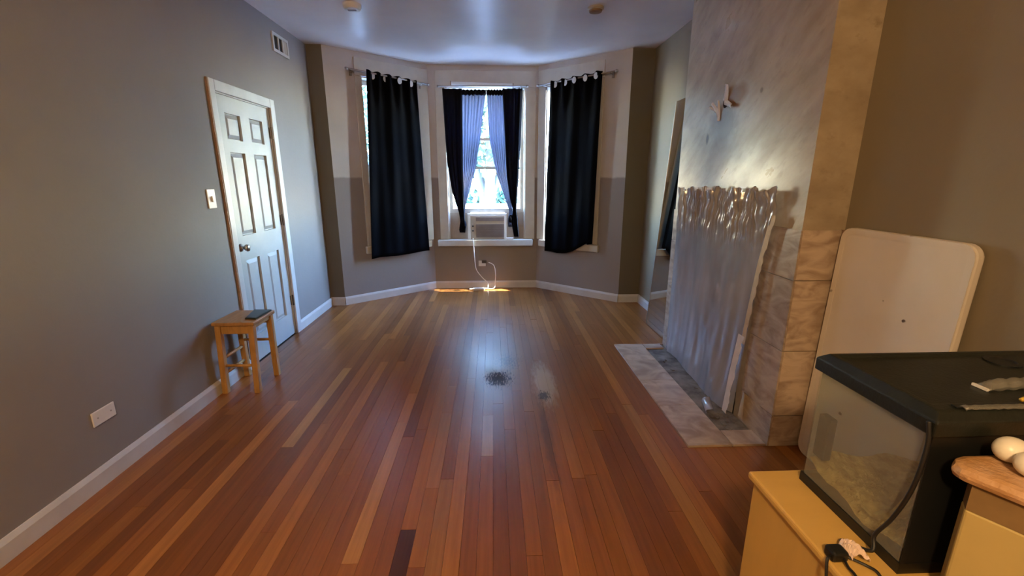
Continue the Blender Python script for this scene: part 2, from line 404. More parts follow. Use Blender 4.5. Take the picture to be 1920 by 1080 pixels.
def cloth_mat(name, col, trans_col, trans, see, rough=0.75):
    m = bpy.data.materials.new(name); m.use_nodes = True; nt = m.node_tree; nt.nodes.clear()
    out = N(nt, 'ShaderNodeOutputMaterial'); pb = N(nt, 'ShaderNodeBsdfPrincipled'); pb.inputs['Roughness'].default_value = rough; pb.inputs['Specular IOR Level'].default_value = 0.03
    g = N(nt, 'ShaderNodeNewGeometry').outputs['Position']
    nt.links.new(mix(nt, ramp(nt, noise(nt, g, 5, 3), 0.3, 0.7), col, tuple(c * 0.7 for c in col)), pb.inputs['Base Color'])
    bump(nt, pb, noise(nt, g, 400, 2), 0.1, 0.001)
    tl = N(nt, 'ShaderNodeBsdfTranslucent'); tl.inputs[0].default_value = (*trans_col, 1)
    tp = N(nt, 'ShaderNodeBsdfTransparent')
    m1 = N(nt, 'ShaderNodeMixShader'); m1.inputs[0].default_value = trans
    m2 = N(nt, 'ShaderNodeMixShader'); m2.inputs[0].default_value = see
    nt.links.new(pb.outputs[0], m1.inputs[1]); nt.links.new(tl.outputs[0], m1.inputs[2])
    nt.links.new(m1.outputs[0], m2.inputs[1]); nt.links.new(tp.outputs[0], m2.inputs[2]); nt.links.new(m2.outputs[0], out.inputs[0])
    return m
M['blackout'] = cloth_mat('blackout_cloth', (0.0022, 0.0025, 0.004), (0.01, 0.03, 0.10), 0.003, 0.0, 0.9)
M['dark_cloth'] = cloth_mat('dark_navy_cloth', (0.008, 0.009, 0.013), (0.03, 0.08, 0.2), 0.05, 0.004)
M['sheer'] = cloth_mat('grey_sheer_cloth', (0.07, 0.07, 0.09), (0.20, 0.21, 0.275), 0.64, 0.04)
def mirror_mat():
    m, nt, b = nodes('mirror_silver')
    b.inputs['Metallic'].default_value = 1.0
    g = N(nt, 'ShaderNodeNewGeometry').outputs['Position']
    nt.links.new(mix(nt, ramp(nt, noise(nt, g, 3, 3), 0.4, 0.8), (0.72, 0.78, 0.76), (0.66, 0.72, 0.7)), b.inputs['Base Color'])
    b.inputs['Roughness'].default_value = 0.03
    return m
M['mirror'] = mirror_mat()
M['gravel'] = pmat('mixed_gravel', (0.70, 0.49, 0.23), 0.7, 0.25, 40, 0.6, 90, col2=(0.40, 0.24, 0.10))

# ------------------------------------------------------------------ room shell
XL, XR, YB, H = -1.93, 1.75, -3.0, 2.81
XC, YC0, YC1 = 1.53, 2.11, 3.665                 # chimney breast
YR = 5.07                                        # bay returns
A = (-1.77, 5.07); B = (-0.80, 5.86); C = (0.575, 5.86); D = (1.50, 5.06)
TH = 0.25
FL = frame(A, B); FC = frame(B, C); FR = frame(C, D)

def bay_y(x):
    if x <= A[0]: return YR
    if x <= B[0]: return lerp(A[1], B[1], (x - A[0]) / (B[0] - A[0]))
    if x <= C[0]: return B[1]
    if x <= D[0]: return lerp(C[1], D[1], (x - C[0]) / (D[0] - C[0]))
    return D[1]

# floor slab and planks
OUT = [(XL-TH, YB-TH), (XR+TH, YB-TH), (XR+TH, 5.25), (1.70, 5.25), (0.70, 6.11), (-0.92, 6.11), (-1.95, 5.32), (XL-TH, 5.32)]
floor = struct(MB().prism(OUT, -0.18, -0.02).build('floor', M['subfloor']), 'reddish brown varnished strip wood floor with a worn grey patch')
HX0 = 1.075
tones = [(0.273, 0.105, 0.027), (0.236, 0.088, 0.023), (0.305, 0.123, 0.031), (0.208, 0.076, 0.020), (0.333, 0.140, 0.037), (0.252, 0.097, 0.024), (0.180, 0.065, 0.018), (0.377, 0.164, 0.046)]
wts = [5, 5, 4, 3, 2, 5, 2, 0.7]
PW = 0.066
special = [(-0.578, 1.417, 2.437, (0.40, 0.20, 0.065)), (-0.385, 0.9, 1.581, (0.07, 0.028, 0.012)), (-0.034, 2.078, 2.503, (0.40, 0.26, 0.16)),
           (-0.30, 1.836, 2.534, (0.32, 0.15, 0.06)), (-1.145, 2.207, 3.26, (0.38, 0.20, 0.06)), (0.87, 0.8, 2.6, (0.31, 0.15, 0.045)), (-0.25, 0.4, 1.9, (0.32, 0.15, 0.045))]
rows = int(math.ceil((XR - XL) / PW))
def plank(xa, xb, ya, yb0, yb1, tone):
    g = 0.0005
    xa += g; xb -= g; ya += 0.0008; yb0 -= 0.0008; yb1 -= 0.0008; zt = random.uniform(-0.0009, 0.0)
    b = MB(); b.prism([(xa, ya), (xb, ya), (xb, yb1), (xa, yb0)], -0.02, zt)
    o = b.build('floor_plank', M['floor'], floor, fix=False)
    k = random.uniform(0.9, 1.1); o.color = (tone[0] * k, tone[1] * k, tone[2] * k, 1)
    return o
for i in range(rows):
    xa = XL + i * PW; xb = min(xa + PW, XR)
    segs = []
    if xb > HX0 + 0.001:
        if xa < HX0: 
            segs = [(YB, min(bay_y(xa), bay_y(xb)))]; segs = [(YB, YC0 - 0.001), (YC1, None)] if xb - HX0 > 0.02 else [(YB, None)]
        else: segs = [(YB, YC0 - 0.001), (YC1, None)]
    else: segs = [(YB, None)]
    if xa < HX0 - 0.004 and xb - HX0 > 0.02: plank(xa, HX0, YC0 - 0.001, YC1, YC1, tones[1])
    sp = [s for s in special if xa <= s[0] < xb]
    for (s0, s1) in segs:
        endL = s1 if s1 is not None else bay_y(xa) - 0.001
        endR = s1 if s1 is not None else bay_y(xb) - 0.001
        end = min(endL, endR)
        cuts = [s0]; y = s0 + random.uniform(1.4, 2.6)
        while y < end - 0.6: cuts.append(y); y += random.uniform(1.2, 2.6)
        toned = {}
        if sp and s0 < sp[0][1] < end:
            _, q0, q1, tn = sp[0]
            cuts = [c for c in cuts if c < q0 - 0.35 or c > q1 + 0.35] + [q0, q1]; cuts = sorted(set(cuts)); toned[q0] = tn
        for j, c in enumerate(cuts):
            last = j == len(cuts) - 1
            tn = toned.get(c) or random.choices(tones, wts)[0]
            plank(xa, xb, c, endL if last else cuts[j + 1], endR if last else cuts[j + 1], tn)

ceiling = struct(MB().prism(OUT, H, H + 0.15).build('ceiling', M['ceiling']), 'uneven glossy off-white plaster ceiling')

DY0, DY1, DZ = 3.335, 4.11, 2.055               # door opening in the left wall
b = MB(); b.box(XL-TH, XL, YB-TH, DY0, -0.02, H).box(XL-TH, XL, DY1, YR, -0.02, H).box(XL-TH, XL, DY0, DY1, DZ, H).box(XL-TH, XL-0.10, DY0, DY1, -0.02, DZ)
wall_left = struct(b.build('wall_left', M['wall']), 'long grey painted wall with the white door')
struct(MB().box(XR, XR+TH, YB-TH, YR, -0.02, H).build('wall_right', M['wall_olive']), 'brownish grey painted wall beside the chimney breast')
struct(MB().box(XL, XR, YB-TH, YB, -0.02, H).build('wall_back', M['wall']), 'grey painted back wall')
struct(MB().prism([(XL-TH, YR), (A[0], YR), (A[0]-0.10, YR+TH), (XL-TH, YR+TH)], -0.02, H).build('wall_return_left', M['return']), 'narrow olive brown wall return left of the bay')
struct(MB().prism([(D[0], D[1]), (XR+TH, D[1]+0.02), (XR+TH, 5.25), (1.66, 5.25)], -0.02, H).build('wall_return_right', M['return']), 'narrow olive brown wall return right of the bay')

def bay_wall(name, F, hole, e0, e1, label):
    t0, t1, z0, z1 = hole
    b = MB()
    for (a0, a1, c0, c1) in ((0, t0, -0.02, H), (t1, F.L, -0.02, H), (t0, t1, -0.02, z0), (t0, t1, z1, H)):
        b.box(a0, a1, -TH, 0, c0, c1, F)
    if e0: b.box(-e0, 0, -TH, -0.03, -0.02, H, F)
    if e1: b.box(F.L, F.L + e1, -TH, -0.03, -0.02, H, F)
    return struct(b.build(name, M['bay'], fix=False), label)
HZ0, HZ1 = 0.62, 2.56
HL = (0.40, 1.08, HZ0, HZ1); HC = (0.205, 1.21, HZ0, HZ1); HR = (0.125, 0.71, HZ0, HZ1)
bay_wall('wall_bay_left', FL, HL, 0, 0.10, 'left bay wall painted off-white above and taupe below')
bay_wall('wall_bay_center', FC, HC, 0.10, 0.10, 'middle bay wall under the window with the air conditioner')
bay_wall('wall_bay_right', FR, HR, 0.10, 0, 'right bay wall painted off-white above and taupe below')

# baseboards
def baseboard(name, p0, p1, label, t0=0.0, t1=None, h=0.098):
    F = frame(p0, p1); t1 = F.L if t1 is None else t1
    prof = [(0.0, 0.0), (0.016, 0.0), (0.016, h - 0.022), (0.010, h - 0.008), (0.006, h), (0.0, h)]
    b = MB(); n = len(prof)
    vs = [F(t, o, z) for t in (t0, t1) for o, z in prof]
    b.add(vs, [tuple(range(n)), tuple(range(2*n-1, n-1, -1))] + [(i, n+i, n+(i+1) % n, (i+1) % n) for i in range(n)])
    return struct(b.build(name, M['white_trim']), label)
baseboard('baseboard_left', (XL, YB), (XL, 3.275), 'white baseboard along the grey wall before the door')
baseboard('baseboard_left_far', (XL, 4.18), (XL, YR), 'white baseboard along the grey wall past the door')
baseboard('baseboard_return_left', (XL, YR), A, 'white baseboard on the left wall return')
baseboard('baseboard_bay_left', A, B, 'white baseboard under the left bay window')
baseboard('baseboard_bay_center', B, C, 'white baseboard under the middle bay window')
baseboard('baseboard_bay_right', C, D, 'white baseboard under the right bay window')
baseboard('baseboard_return_right', D, (XR, D[1]), 'white baseboard on the right wall return')
baseboard('baseboard_right', (XR, D[1]), (XR, YC1), 'white baseboard on the right wall behind the mirror')

# ------------------------------------------------------------------ door
door = thing('door_1', 'white six-panel door in the grey left wall', None, (XL, (DY0+DY1)/2, 0), kind='structure')
FD = lambda a, z, o: (XL + o, a, z)              # a along y, z up, o into the room
slab = MB(); s0, s1, sz0, sz1 = DY0 + 0.012, DY1 - 0.012, 0.008, DZ - 0.012
base, top = -0.055, -0.012
slab.box(s0, s1, sz0, sz1, base - 0.02, base + 0.025, FD)
P1 = (3.455, 3.655); P2 = (3.785, 3.985)
prow = [(0.22, 0.84), (1.03, 1.65), (1.74, 1.925)]
for (a0, a1) in ((s0, P1[0]), (P1[1], P2[0]), (P2[1], s1)): slab.box(a0, a1, sz0, sz1, base + 0.025, top, FD)
for (a0, a1) in (P1, P2):
    zz = [sz0] + [z for r in prow for z in r] + [sz1]
    for k in range(0, len(zz), 2): slab.box(a0, a1, zz[k], zz[k+1], base + 0.025, top, FD)
slab_o = slab.build('door_slab', M['door_white'], door, fix=False)
for (a0, a1) in (P1, P2):
    for (z0, z1) in prow:
        MB().frustum(a0 + 0.008, a1 - 0.008, z0 + 0.008, z1 - 0.008, base + 0.025, top - 0.004, 0.028, FD).build('door_panel', M['door_white'], slab_o)
cas = MB(); cas.box(3.272, 3.335, 0, 2.125, 0, 0.018, FD)
cas.build('casing', M['white_trim'], door, bevel=0.004)
MB().box(4.108, 4.185, 0, 2.125, 0, 0.018, FD).build('casing', M['white_trim'], door, bevel=0.004)
MB().box(3.3351, 4.1079, 2.052, 2.125, 0, 0.018, FD).build('casing', M['white_trim'], door, bevel=0.004)
e_ = MB().box(3.262, 3.2715, 0, 2.125, 0, 0.014, FD).build('casing_edge', M['jamb_wood'], door); e_['label'] = 'bare reddish wood edge of the door casing'
MB().box(DY0, DY0 + 0.011, 0, DZ, -0.1, -0.002, FD).box(DY1 - 0.011, DY1, 0, DZ, -0.1, -0.002, FD).box(DY0, DY1, DZ - 0.011, DZ, -0.1, -0.002, FD).build('jamb', M['white_trim'], door, fix=False)
RX = Matrix.Rotation(R(90), 3, 'Y')
kn = MB(); kn.lathe([(0.031, 0), (0.031, 0.006), (0.014, 0.010), (0.012, 0.030), (0.024, 0.038), (0.028, 0.050), (0.024, 0.062), (0.010, 0.067)], 20, (XL + top, 3.405, 0.945), RX)
k_ = kn.build('knob', M['steel'], door, smooth=True); k_['label'] = 'round brushed metal doorknob'
for z in (1.845, 1.095, 0.335):
    hb = MB(); hb.tube([(XL + 0.004, 4.104, z - 0.05), (XL + 0.004, 4.104, z + 0.05)], 0.008, 8); hb.box(4.085, 4.104, z - 0.045, z + 0.045, top, top + 0.003, FD)
    hh = hb.build('hinge', M['bronze'], door); hh['label'] = 'dark metal door hinge'

# ------------------------------------------------------------------ windows
def window(name, F, hole, label, center=False):
    t0, t1, z0, z1 = hole
    e = thing(name, label, None, F((t0 + t1) / 2, 0, z0), kind='structure')
    ct = M['cream_trim']
    tl0 = {FL: t0 - 0.075, FC: t0 - 0.115, FR: 0.012}[F]
    tr1 = {FL: F.L - 0.012, FC: t1 + 0.13, FR: t1 + 0.20}[F]
    MB().box(tl0, t0, 0, 0.018, 0.675, z1, F).build('casing', ct, e, bevel=0.004)
    MB().box(t1, tr1, 0, 0.018, 0.675, z1, F).build('casing', ct, e, bevel=0.004)
    MB().box(tl0, tr1, 0, 0.024, z1, 2.745, F).build('head_casing', ct, e, bevel=0.004)
    s_ = MB().box(tl0 - 0.03 if F is not FR else 0.06, min(tr1 + 0.03, F.L - 0.06), 0.0, 0.075 if center else 0.048, 0.585, 0.672, F)
    s_.build('sill', ct, e, bevel=0.008)
    MB().box(t0, t1, -0.17, 0.0, 0.655, 0.672, F).build('stool_board', ct, e)
    # jamb liners
    MB().box(t0, t0 + 0.012, -0.20, 0, 0.672, z1, F).box(t1 - 0.012, t1, -0.20, 0, 0.672, z1, F).box(t0 + 0.012, t1 - 0.012, -0.20, 0, z1 - 0.012, z1, F).build('jamb', ct, e, fix=False)
    mid = 1.60
    a0, a1 = t0 + 0.013, t1 - 0.013
    def sash(zb, zt, off, extra=None):
        w = 0.042
        b = MB(); b.box(a0, a0 + w, off, off + 0.035, zb, zt, F).box(a1 - w, a1, off, off + 0.035, zb, zt, F)
        b.box(a0 + w, a1 - w, off, off + 0.035, zb, zb + (0.05 if zb < 1.2 else 0.034), F).box(a0 + w, a1 - w, off, off + 0.035, zt - (0.05 if zt > 2 else 0.034), zt, F)
        s = b.build('sash', ct, e, fix=False)
        MB().box(a0 + w, a1 - w, off + 0.015, off + 0.019, zb + 0.03, zt - 0.03, F).build('pane', M['glass'], s)
        return s
    if center:
        sash(mid - 0.02, z1 - 0.013, -0.16)
        sash(1.02, 1.97, -0.115)
    else:
        sash(mid - 0.02, z1 - 0.013, -0.16)
        sash(0.673, mid + 0.02, -0.115)
    return e
window('window_1', FL, HL, 'left bay window with cream casing behind the blackout curtain')
window('window_2', FC, HC, 'middle bay window with raised lower sash above the air conditioner', True)
window('window_3', FR, HR, 'right bay window with cream casing behind the blackout curtain')

# sampling portals in the window openings (they add no light of their own)
for F, (t0, t1, z0, z1) in ((FL, HL), (FC, HC), (FR, HR)):
    pd = bpy.data.lights.new('window_portal', 'AREA'); pd.shape = 'RECTANGLE'; pd.size = t1 - t0; pd.size_y = z1 - z0; pd.cycles.is_portal = True
    po = bpy.data.objects.new('window_portal', pd); COL.objects.link(po)
    po.location = F((t0 + t1) / 2, -0.21, (z0 + z1) / 2)
    po.rotation_euler = (-F.n).to_track_quat('Z', 'Y').to_euler()
SC.cycles.sample_clamp_indirect = 5.0
SC.cycles.caustics_reflective = False; SC.cycles.caustics_refractive = False

# ------------------------------------------------------------------ air conditioner and filler panels
tc = lambda x: x - B[0]                            # world x -> t on the centre wall
ac = thing('air_conditioner', 'beige window air conditioner with grey grille in the middle bay window', 'air conditioner', (-0.08, 5.8, 0.673))
AX0, AX1, AZ0, AZ1 = tc(-0.31), tc(0.145), 0.673, 0.985
MB().box(AX0, AX1, -0.42, 0.035, AZ0, AZ1, FC).build('case', M['plastic_beige'], ac, bevel=0.006)
GX0, GX1, GZ0, GZ1 = tc(-0.235), tc(0.135), 0.70, 0.875
gr = MB().box(GX0, GX1, 0.0352, 0.042, GZ0, GZ1, FC).build('grille', M['grille'], ac)
nsl = 12
for k in range(nsl):
    z = lerp(GZ0 + 0.008, GZ1 - 0.008, (k + 0.5) / nsl)
    MB().box(GX0 + 0.006, GX1 - 0.006, 0.0422, 0.050, z - 0.003, z + 0.003, FC).build('louvre', M['grille'], gr)
MB().box(GX0, GX1, 0.0352, 0.043, 0.915, 0.965, FC).build('air_outlet', M['grille'], ac)
MB().box(AX0 + 0.008, GX0 - 0.008, 0.0352, 0.040, 0.70, 0.965, FC).build('control_panel', M['plastic_beige'], ac)
for z in (0.79, 0.85):
    MB().lathe([(0.012, 0), (0.012, 0.012), (0.008, 0.016)], 14, FC(AX0 + 0.034, 0.040, z), Matrix.Rotation(R(90), 3, 'X')).build('control_knob', M['cable'], ac)
MB().box(tc(-0.585), AX0, -0.08, -0.06, 0.673, 1.02, FC).build('side_panel', M['plastic_beige'], ac)
MB().box(AX1, tc(0.398), -0.08, -0.06, 0.673, 1.02, FC).build('side_panel', M['plastic_beige'], ac)
MB().box(tc(-0.345), tc(-0.312), -0.055, 0.02, 0.673, 1.01, FC).box(tc(0.147), tc(0.17), -0.055, 0.02, 0.673, 1.01, FC).box(tc(-0.312), tc(0.147), -0.055, 0.02, 0.987, 1.01, FC).build('mounting_frame', M['plastic_white'], ac, fix=False)

# box on the sill beside the air conditioner
tag(MB().box(tc(0.165), tc(0.26), 0.052, 0.074, 0.6722, 0.70, FC).build('remote_holder', M['plastic_white'], bevel=0.004), 'small flat white box on the sill beside the air conditioner', 'box')

# white roller shade at the head of the middle window
rs = thing('roller_shade', 'rolled up white shade at the head of the middle bay window', 'shade', FC(0.68, 0.04, 2.56))
MB().tube([FC(tc(-0.50), 0.055, 2.585), FC(tc(0.245), 0.055, 2.565)], 0.026, 14).build('shade_roll', M['plastic_white'], rs, smooth=True)
MB().box(tc(-0.515), tc(-0.502), 0.024, 0.075, 2.56, 2.615, FC).build('bracket', M['rod'], rs)
MB().box(tc(0.247), tc(0.26), 0.024, 0.075, 2.54, 2.595, FC).build('bracket', M['rod'], rs)

# ------------------------------------------------------------------ curtains
def rod(F, t0, z0, t1, z1, off, label):
    e = thing('curtain_rod', label, 'curtain rod', F((t0 + t1) / 2, off, z0), group='bay window curtain rods')
    MB().tube([F(t0, off, z0), F(t1, off, z1)], 0.008, 10).build('pole', M['rod'], e, smooth=True)
    for t, z in ((t0, z0), (t1, z1)):
        s = -1 if t == t0 else 1
        MB().tube([F(t, off, z), F(t + s * 0.012, off, z), F(t + s * 0.03, off, z)], [0.010, 0.016, 0.012], 10).build('finial', M['rod'], e)
    for s in (0.06, 0.94):
        t = lerp(t0, t1, s); z = lerp(z0, z1, s)
        MB().tube([F(t, 0.02, z - 0.012), F(t, off, z - 0.012)], 0.006, 8).box(t - 0.012, t + 0.012, 0.0, 0.02, z - 0.05, z + 0.02, F).build('bracket', M['rod'], e)
    return e
OFF = 0.088
def blackout(F, corners, waves, label, nring, rodz, side_fade, rag=None):
    (uTL, vTL), (uTR, vTR), (uBL, vBL), (uBR, vBR) = corners
    TL, TR, BL, BR = [F.px(u, v, OFF) for u, v in corners]
    e = thing('blackout_curtain', label, 'curtain', F((TL[0] + TR[0]) / 2, OFF, TL[1]), group='blackout curtains on the side bay windows')
    def fn(s, w):
        zt = lerp(TL[1], TR[1], s) + 0.006 * math.cos(2 * math.pi * waves * s)
        zb = lerp(BL[1], BR[1], s) + (rag(s) if rag else 0) + 0.006 * math.sin(9 * s)
        t = lerp(lerp(TL[0], BL[0], w), lerp(TR[0], BR[0], w), s)
        o = OFF + 0.022 * math.sin(2 * math.pi * waves * s + 0.4) * max(0.16, 1 - 4.5 * w) + 0.007 * math.sin(2 * math.pi * 2.3 * s + 3 * w)
        return F(t, max(o, 0.036), lerp(zt, zb, w))
    MB().grid(110, 40, fn).build('cloth', M['blackout'], e, smooth=True, solid=0.002, fix=False)
    for k in range(nring):
        s = (k + 0.5) / nring
        t = lerp(TL[0], TR[0], s); z = lerp(TL[1], TR[1], s) - 0.045
        o = OFF + 0.024 * math.sin(2 * math.pi * waves * s + 0.4) + 0.010 * math.sin(2 * math.pi * 2.3 * s)
        side = 1
        rg = MB(); pr = []
        for i in range(12):
            a = 2 * math.pi * i / 12; pr.append((math.cos(a) * 0.027, math.sin(a) * 0.036))
        vs = [F(t + x, max(o, 0.04) + 0.006, z + y) for x, y in pr] + [F(t + x, max(o, 0.04) + 0.002, z + y) for x, y in pr]
        rg.add(vs, [tuple(range(12)), tuple(range(23, 11, -1))] + [(i, (i + 1) % 12, 12 + (i + 1) % 12, 12 + i) for i in range(12)])
        g_ = rg.build('grommet', M['grommet'], e); g_['label'] = 'bright metal eyelet of the curtain heading'
    return e
tA = FL.px(652, 128, OFF); tB = FL.px(800, 158, OFF)
rod(FL, tA[0], tA[1], tB[0], tB[1], OFF, 'grey curtain rod over the left bay window')
tA = FC.px(824, 162, OFF); tB = FC.px(986, 162, OFF)
rod(FC, tA[0], tA[1], tB[0], tB[1], OFF + 0.02, 'grey curtain rod over the middle bay window')
tA = FR.px(1011, 160, OFF); tB = FR.px(1154, 133, OFF)
rod(FR, tA[0], tA[1], tB[0], tB[1], OFF, 'grey curtain rod over the right bay window')
blackout(FL, ((686, 131), (780, 152), (697, 486), (806, 470)), 5, 'black blackout curtain on eyelets covering the left bay window', 4, 0, 0)
blackout(FR, ((1033, 153), (1130, 132), (1021, 470), (1110, 455)), 4.5, 'black blackout curtain on eyelets covering the right bay window', 5, 0, 0,
         rag=lambda s: -0.07 * math.sin(math.pi * min(1, s * 1.1)) if s < 0.9 else -0.02)

def tied(name, edgeL, edgeR, vtop, vbot, mat, label, cat, pleats, off, amp, knot=True, seed=0, wpin=1.0):
    # cloth between two photographed edge lines of the middle window, gathered to a tie
    e = thing(name, label, cat, FC(tc(on((edgeL[0][1] + edgeR[0][1]) / 2, vtop, 1, 5.8).x), off, 2.5))
    rnd = random.Random(seed); ph = rnd.uniform(0, 6)
    def fn(s, w):
        v = lerp(vtop, vbot, w)
        uL = interp(edgeL, v); uR = interp(edgeR, v)
        t, z = FC.px(lerp(uL, uR, s), v, off)
        wd = (uR - uL) / max(1.0, edgeR[0][1] - edgeL[0][1])
        o = off + amp * math.sin(2 * math.pi * pleats * s + ph + 0.5 * math.sin(3 * w)) * min(1.0, 0.55 + 0.6 * wd) + 0.006 * math.sin(13 * s + 2 * w + ph)
        return FC(t, o, z)
    MB().grid(64, 50, fn).build('cloth', mat, e, smooth=True, solid=0.0015, fix=False)
    if mat is M['sheer']:
        def hd_(s, w):
            x, y, z = fn(s, 0.0); return (x, y - 0.004, z + 0.008 - 0.06 * w - 0.006 * math.sin(40 * s))
        MB().grid(64, 4, hd_).build('heading', M['dark_cloth'], e, smooth=True, solid=0.0015, fix=False)
    return e
# left pair
dcL = tied('dark_curtain', [(165, 829), (300, 838), (360, 848), (400, 861), (415, 863), (430, 861), (436, 862)], [(165, 866), (330, 868), (400, 871), (412, 871), (425, 874), (436, 872)], 166, 436,
     M['dark_cloth'], 'dark navy curtain tied back on the left of the middle window', 'curtain', 3.5, OFF + 0.068, 0.010, seed=1)
tied('sheer_curtain', [(165, 863), (330, 866), (400, 867), (412, 866), (430, 864)], [(165, 911), (179, 910), (262, 900), (315, 892), (330, 888), (385, 873), (410, 870), (420, 876), (430, 872)], 170, 428,
     M['sheer'], 'grey sheer curtain gathered left of the bright pane, beside the dark curtain', 'curtain', 7.5, OFF + 0.020, 0.009, seed=2)
# right pair
tied('sheer_curtain', [(165, 912), (179, 913), (262, 918), (323, 930), (372, 947), (396, 955), (412, 952), (426, 953)], [(165, 946), (330, 950), (372, 957), (400, 962), (412, 960), (426, 962)], 170, 425,
     M['sheer'], 'grey sheer curtain gathered right of the bright pane, ending above the sill box', 'curtain', 6.5, OFF + 0.020, 0.009, seed=3)
dcR = tied('dark_curtain', [(165, 942), (330, 950), (372, 956), (396, 962), (412, 958), (445, 964)], [(165, 980), (250, 977), (330, 973), (395, 968), (410, 971), (445, 973)], 166, 444,
     M['dark_cloth'], 'dark navy curtain hanging to the sill on the right of the middle window', 'curtain', 3.5, OFF + 0.068, 0.010, seed=4)
for (u, v, own) in ((867, 412, dcL), (957, 410, dcR)):
    t, z = FC.px(u, v, OFF + 0.05)
    k_ = MB().lathe([(0.012, -0.05), (0.026, -0.03), (0.03, 0.0), (0.026, 0.03), (0.014, 0.05)], 12, FC(t, OFF + 0.055, z)).build('tie', M['dark_cloth'], own, smooth=True)
    k_['label'] = 'dark knotted curtain tie'

# ------------------------------------------------------------------ outlet, cords, power strip at the bay
o_t, o_z = FC.px(905, 494)
ou = thing('wall_outlet', 'white wall outlet with a dark plug below the middle bay window', 'outlet', FC(o_t, 0, o_z))
MB().box(o_t - 0.055, o_t + 0.04, 0.0005, 0.012, o_z - 0.035, o_z + 0.04, FC).build('plate', M['plastic_white'], ou, bevel=0.003)
MB().box(o_t - 0.01, o_t + 0.055, 0.0122, 0.05, o_z + 0.012, o_z + 0.05, FC).build('plug', M['bronze'], ou, bevel=0.004)
def smooth_path(pts, n=10):
    pts = [Vector(p) for p in pts]; out = []
    P = [pts[0]] + pts + [pts[-1]]
    for i in range(1, len(P) - 2):
        for k in range(n):
            t = k / n; p0, p1, p2, p3 = P[i-1], P[i], P[i+1], P[i+2]
            out.append(0.5 * ((2 * p1) + (p2 - p0) * t + (2 * p0 - 5 * p1 + 4 * p2 - p3) * t * t + (3 * p1 - p0 - 3 * p2 + p3) * t ** 3))
    out.append(pts[-1]); return out
def fc(u, v, off): t, z = FC.px(u, v, off); return FC(t, off, z)
tag(MB().tube(smooth_path([fc(887, 447, 0.085), fc(888, 462, 0.088), fc(890, 485, 0.05), fc(893, 505, 0.04), fc(904, 520, 0.05), fc(914, 530, 0.06), (-0.09, 5.76, 0.02), (-0.13, 5.73, 0.012)]), 0.006, 8).build('extension_cord', M['plastic_white'], smooth=True), 'white cord running from the air conditioner down to the floor', 'cord')
tag(MB().tube(smooth_path([fc(916, 492, 0.055), fc(926, 498, 0.07), fc(929, 515, 0.06), fc(928, 530, 0.05), (0.0, 5.77, 0.02), (-0.06, 5.745, 0.012), (-0.13, 5.725, 0.03)]), 0.0055, 8).build('extension_cord', M['plastic_white'], smooth=True), 'white cord looping from the wall outlet down to the floor', 'cord')
ps = thing('power_strip', 'small white power adapter lying on the floor under the bay window', 'power adapter', (-0.21, 5.71, 0))
MB().box(-0.29, -0.135, 5.685, 5.735, 0.0, 0.035).build('housing', M['plastic_white'], ps, bevel=0.008)
MB().tube([(-0.29, 5.71, 0.018), (-0.335, 5.715, 0.018)], 0.014, 10).build('plug', M['plastic_white'], ps)

# ------------------------------------------------------------------ wall plates, vent, ceiling fixtures
sw = thing('light_switch', 'white light switch plate beside the door', 'switch', (XL, 3.12, 1.33))
MB().box(3.08, 3.165, 1.262, 1.39, 0.0005, 0.008, FD).build('plate', M['plastic_white'], sw, bevel=0.003)
MB().box(3.112, 3.130, 1.305, 1.345, 0.0082, 0.020, FD).build('toggle', M['plastic_white'], sw, bevel=0.003)
pl_ = thing('wall_plate', 'blank cream plate low on the grey left wall', 'wall plate', (XL, 2.01, 0.34))
MB().box(1.948, 2.075, 0.30, 0.373, 0.0005, 0.008, FD).build('cover', M['plastic_white'], pl_, bevel=0.003)
for a in (1.975, 2.048): MB().lathe([(0.004, 0), (0.004, 0.0015)], 8, (XL + 0.0082, a, 0.3365), RX).build('screw', M['steel'], pl_)
vt = thing('wall_vent', 'white air vent grille high on the grey left wall', 'vent', (XL, 4.47, 2.63))
MB().box(4.32, 4.345, 2.555, 2.715, 0.0005, 0.012, FD).box(4.60, 4.625, 2.555, 2.715, 0.0005, 0.012, FD).box(4.345, 4.60, 2.69, 2.715, 0.0005, 0.012, FD).box(4.345, 4.60, 2.555, 2.58, 0.0005, 0.012, FD).build('frame', M['white_trim'], vt, fix=False)
MB().box(4.345, 4.60, 2.58, 2.69, 0.0005, 0.003, FD).build('duct_opening', M['dark'], vt)
for a in (4.43, 4.515): MB().box(a - 0.008, a + 0.008, 2.58, 2.69, 0.0031, 0.012, FD).build('divider', M['white_trim'], vt)
MB().box(4.523, 4.60, 2.58, 2.69, 0.0031, 0.007, FD).build('damper', M['plastic_beige'], vt)

p = on(660, 8, 2, H)
sd = thing('smoke_detector', 'round white smoke detector on the ceiling', 'smoke detector', (p.x, p.y, H))
MB().lathe([(0.072, -0.001), (0.072, -0.02), (0.062, -0.038), (0.05, -0.042)], 28, (p.x, p.y, H)).build('housing', M['plastic_white'], sd, smooth=False)
MB().box(p.x - 0.035, p.x + 0.03, p.y - 0.012, p.y + 0.012, H - 0.046, H - 0.0422).build('sensor_slot', M['grille'], sd)
p = on(1117, 14, 2, H)
cf = thing('ceiling_fixture', 'small round tan brown cover plate on the ceiling', 'ceiling fixture', (p.x, p.y, H))
MB().lathe([(0.066, -0.001), (0.066, -0.012), (0.055, -0.022)], 28, (p.x, p.y, H)).build('rim', M['plastic_beige'], cf)
MB().lathe([(0.054, -0.0225), (0.05, -0.034), (0.02, -0.040)], 28, (p.x, p.y, H)).build('cover', M['brown_fixture'], cf)

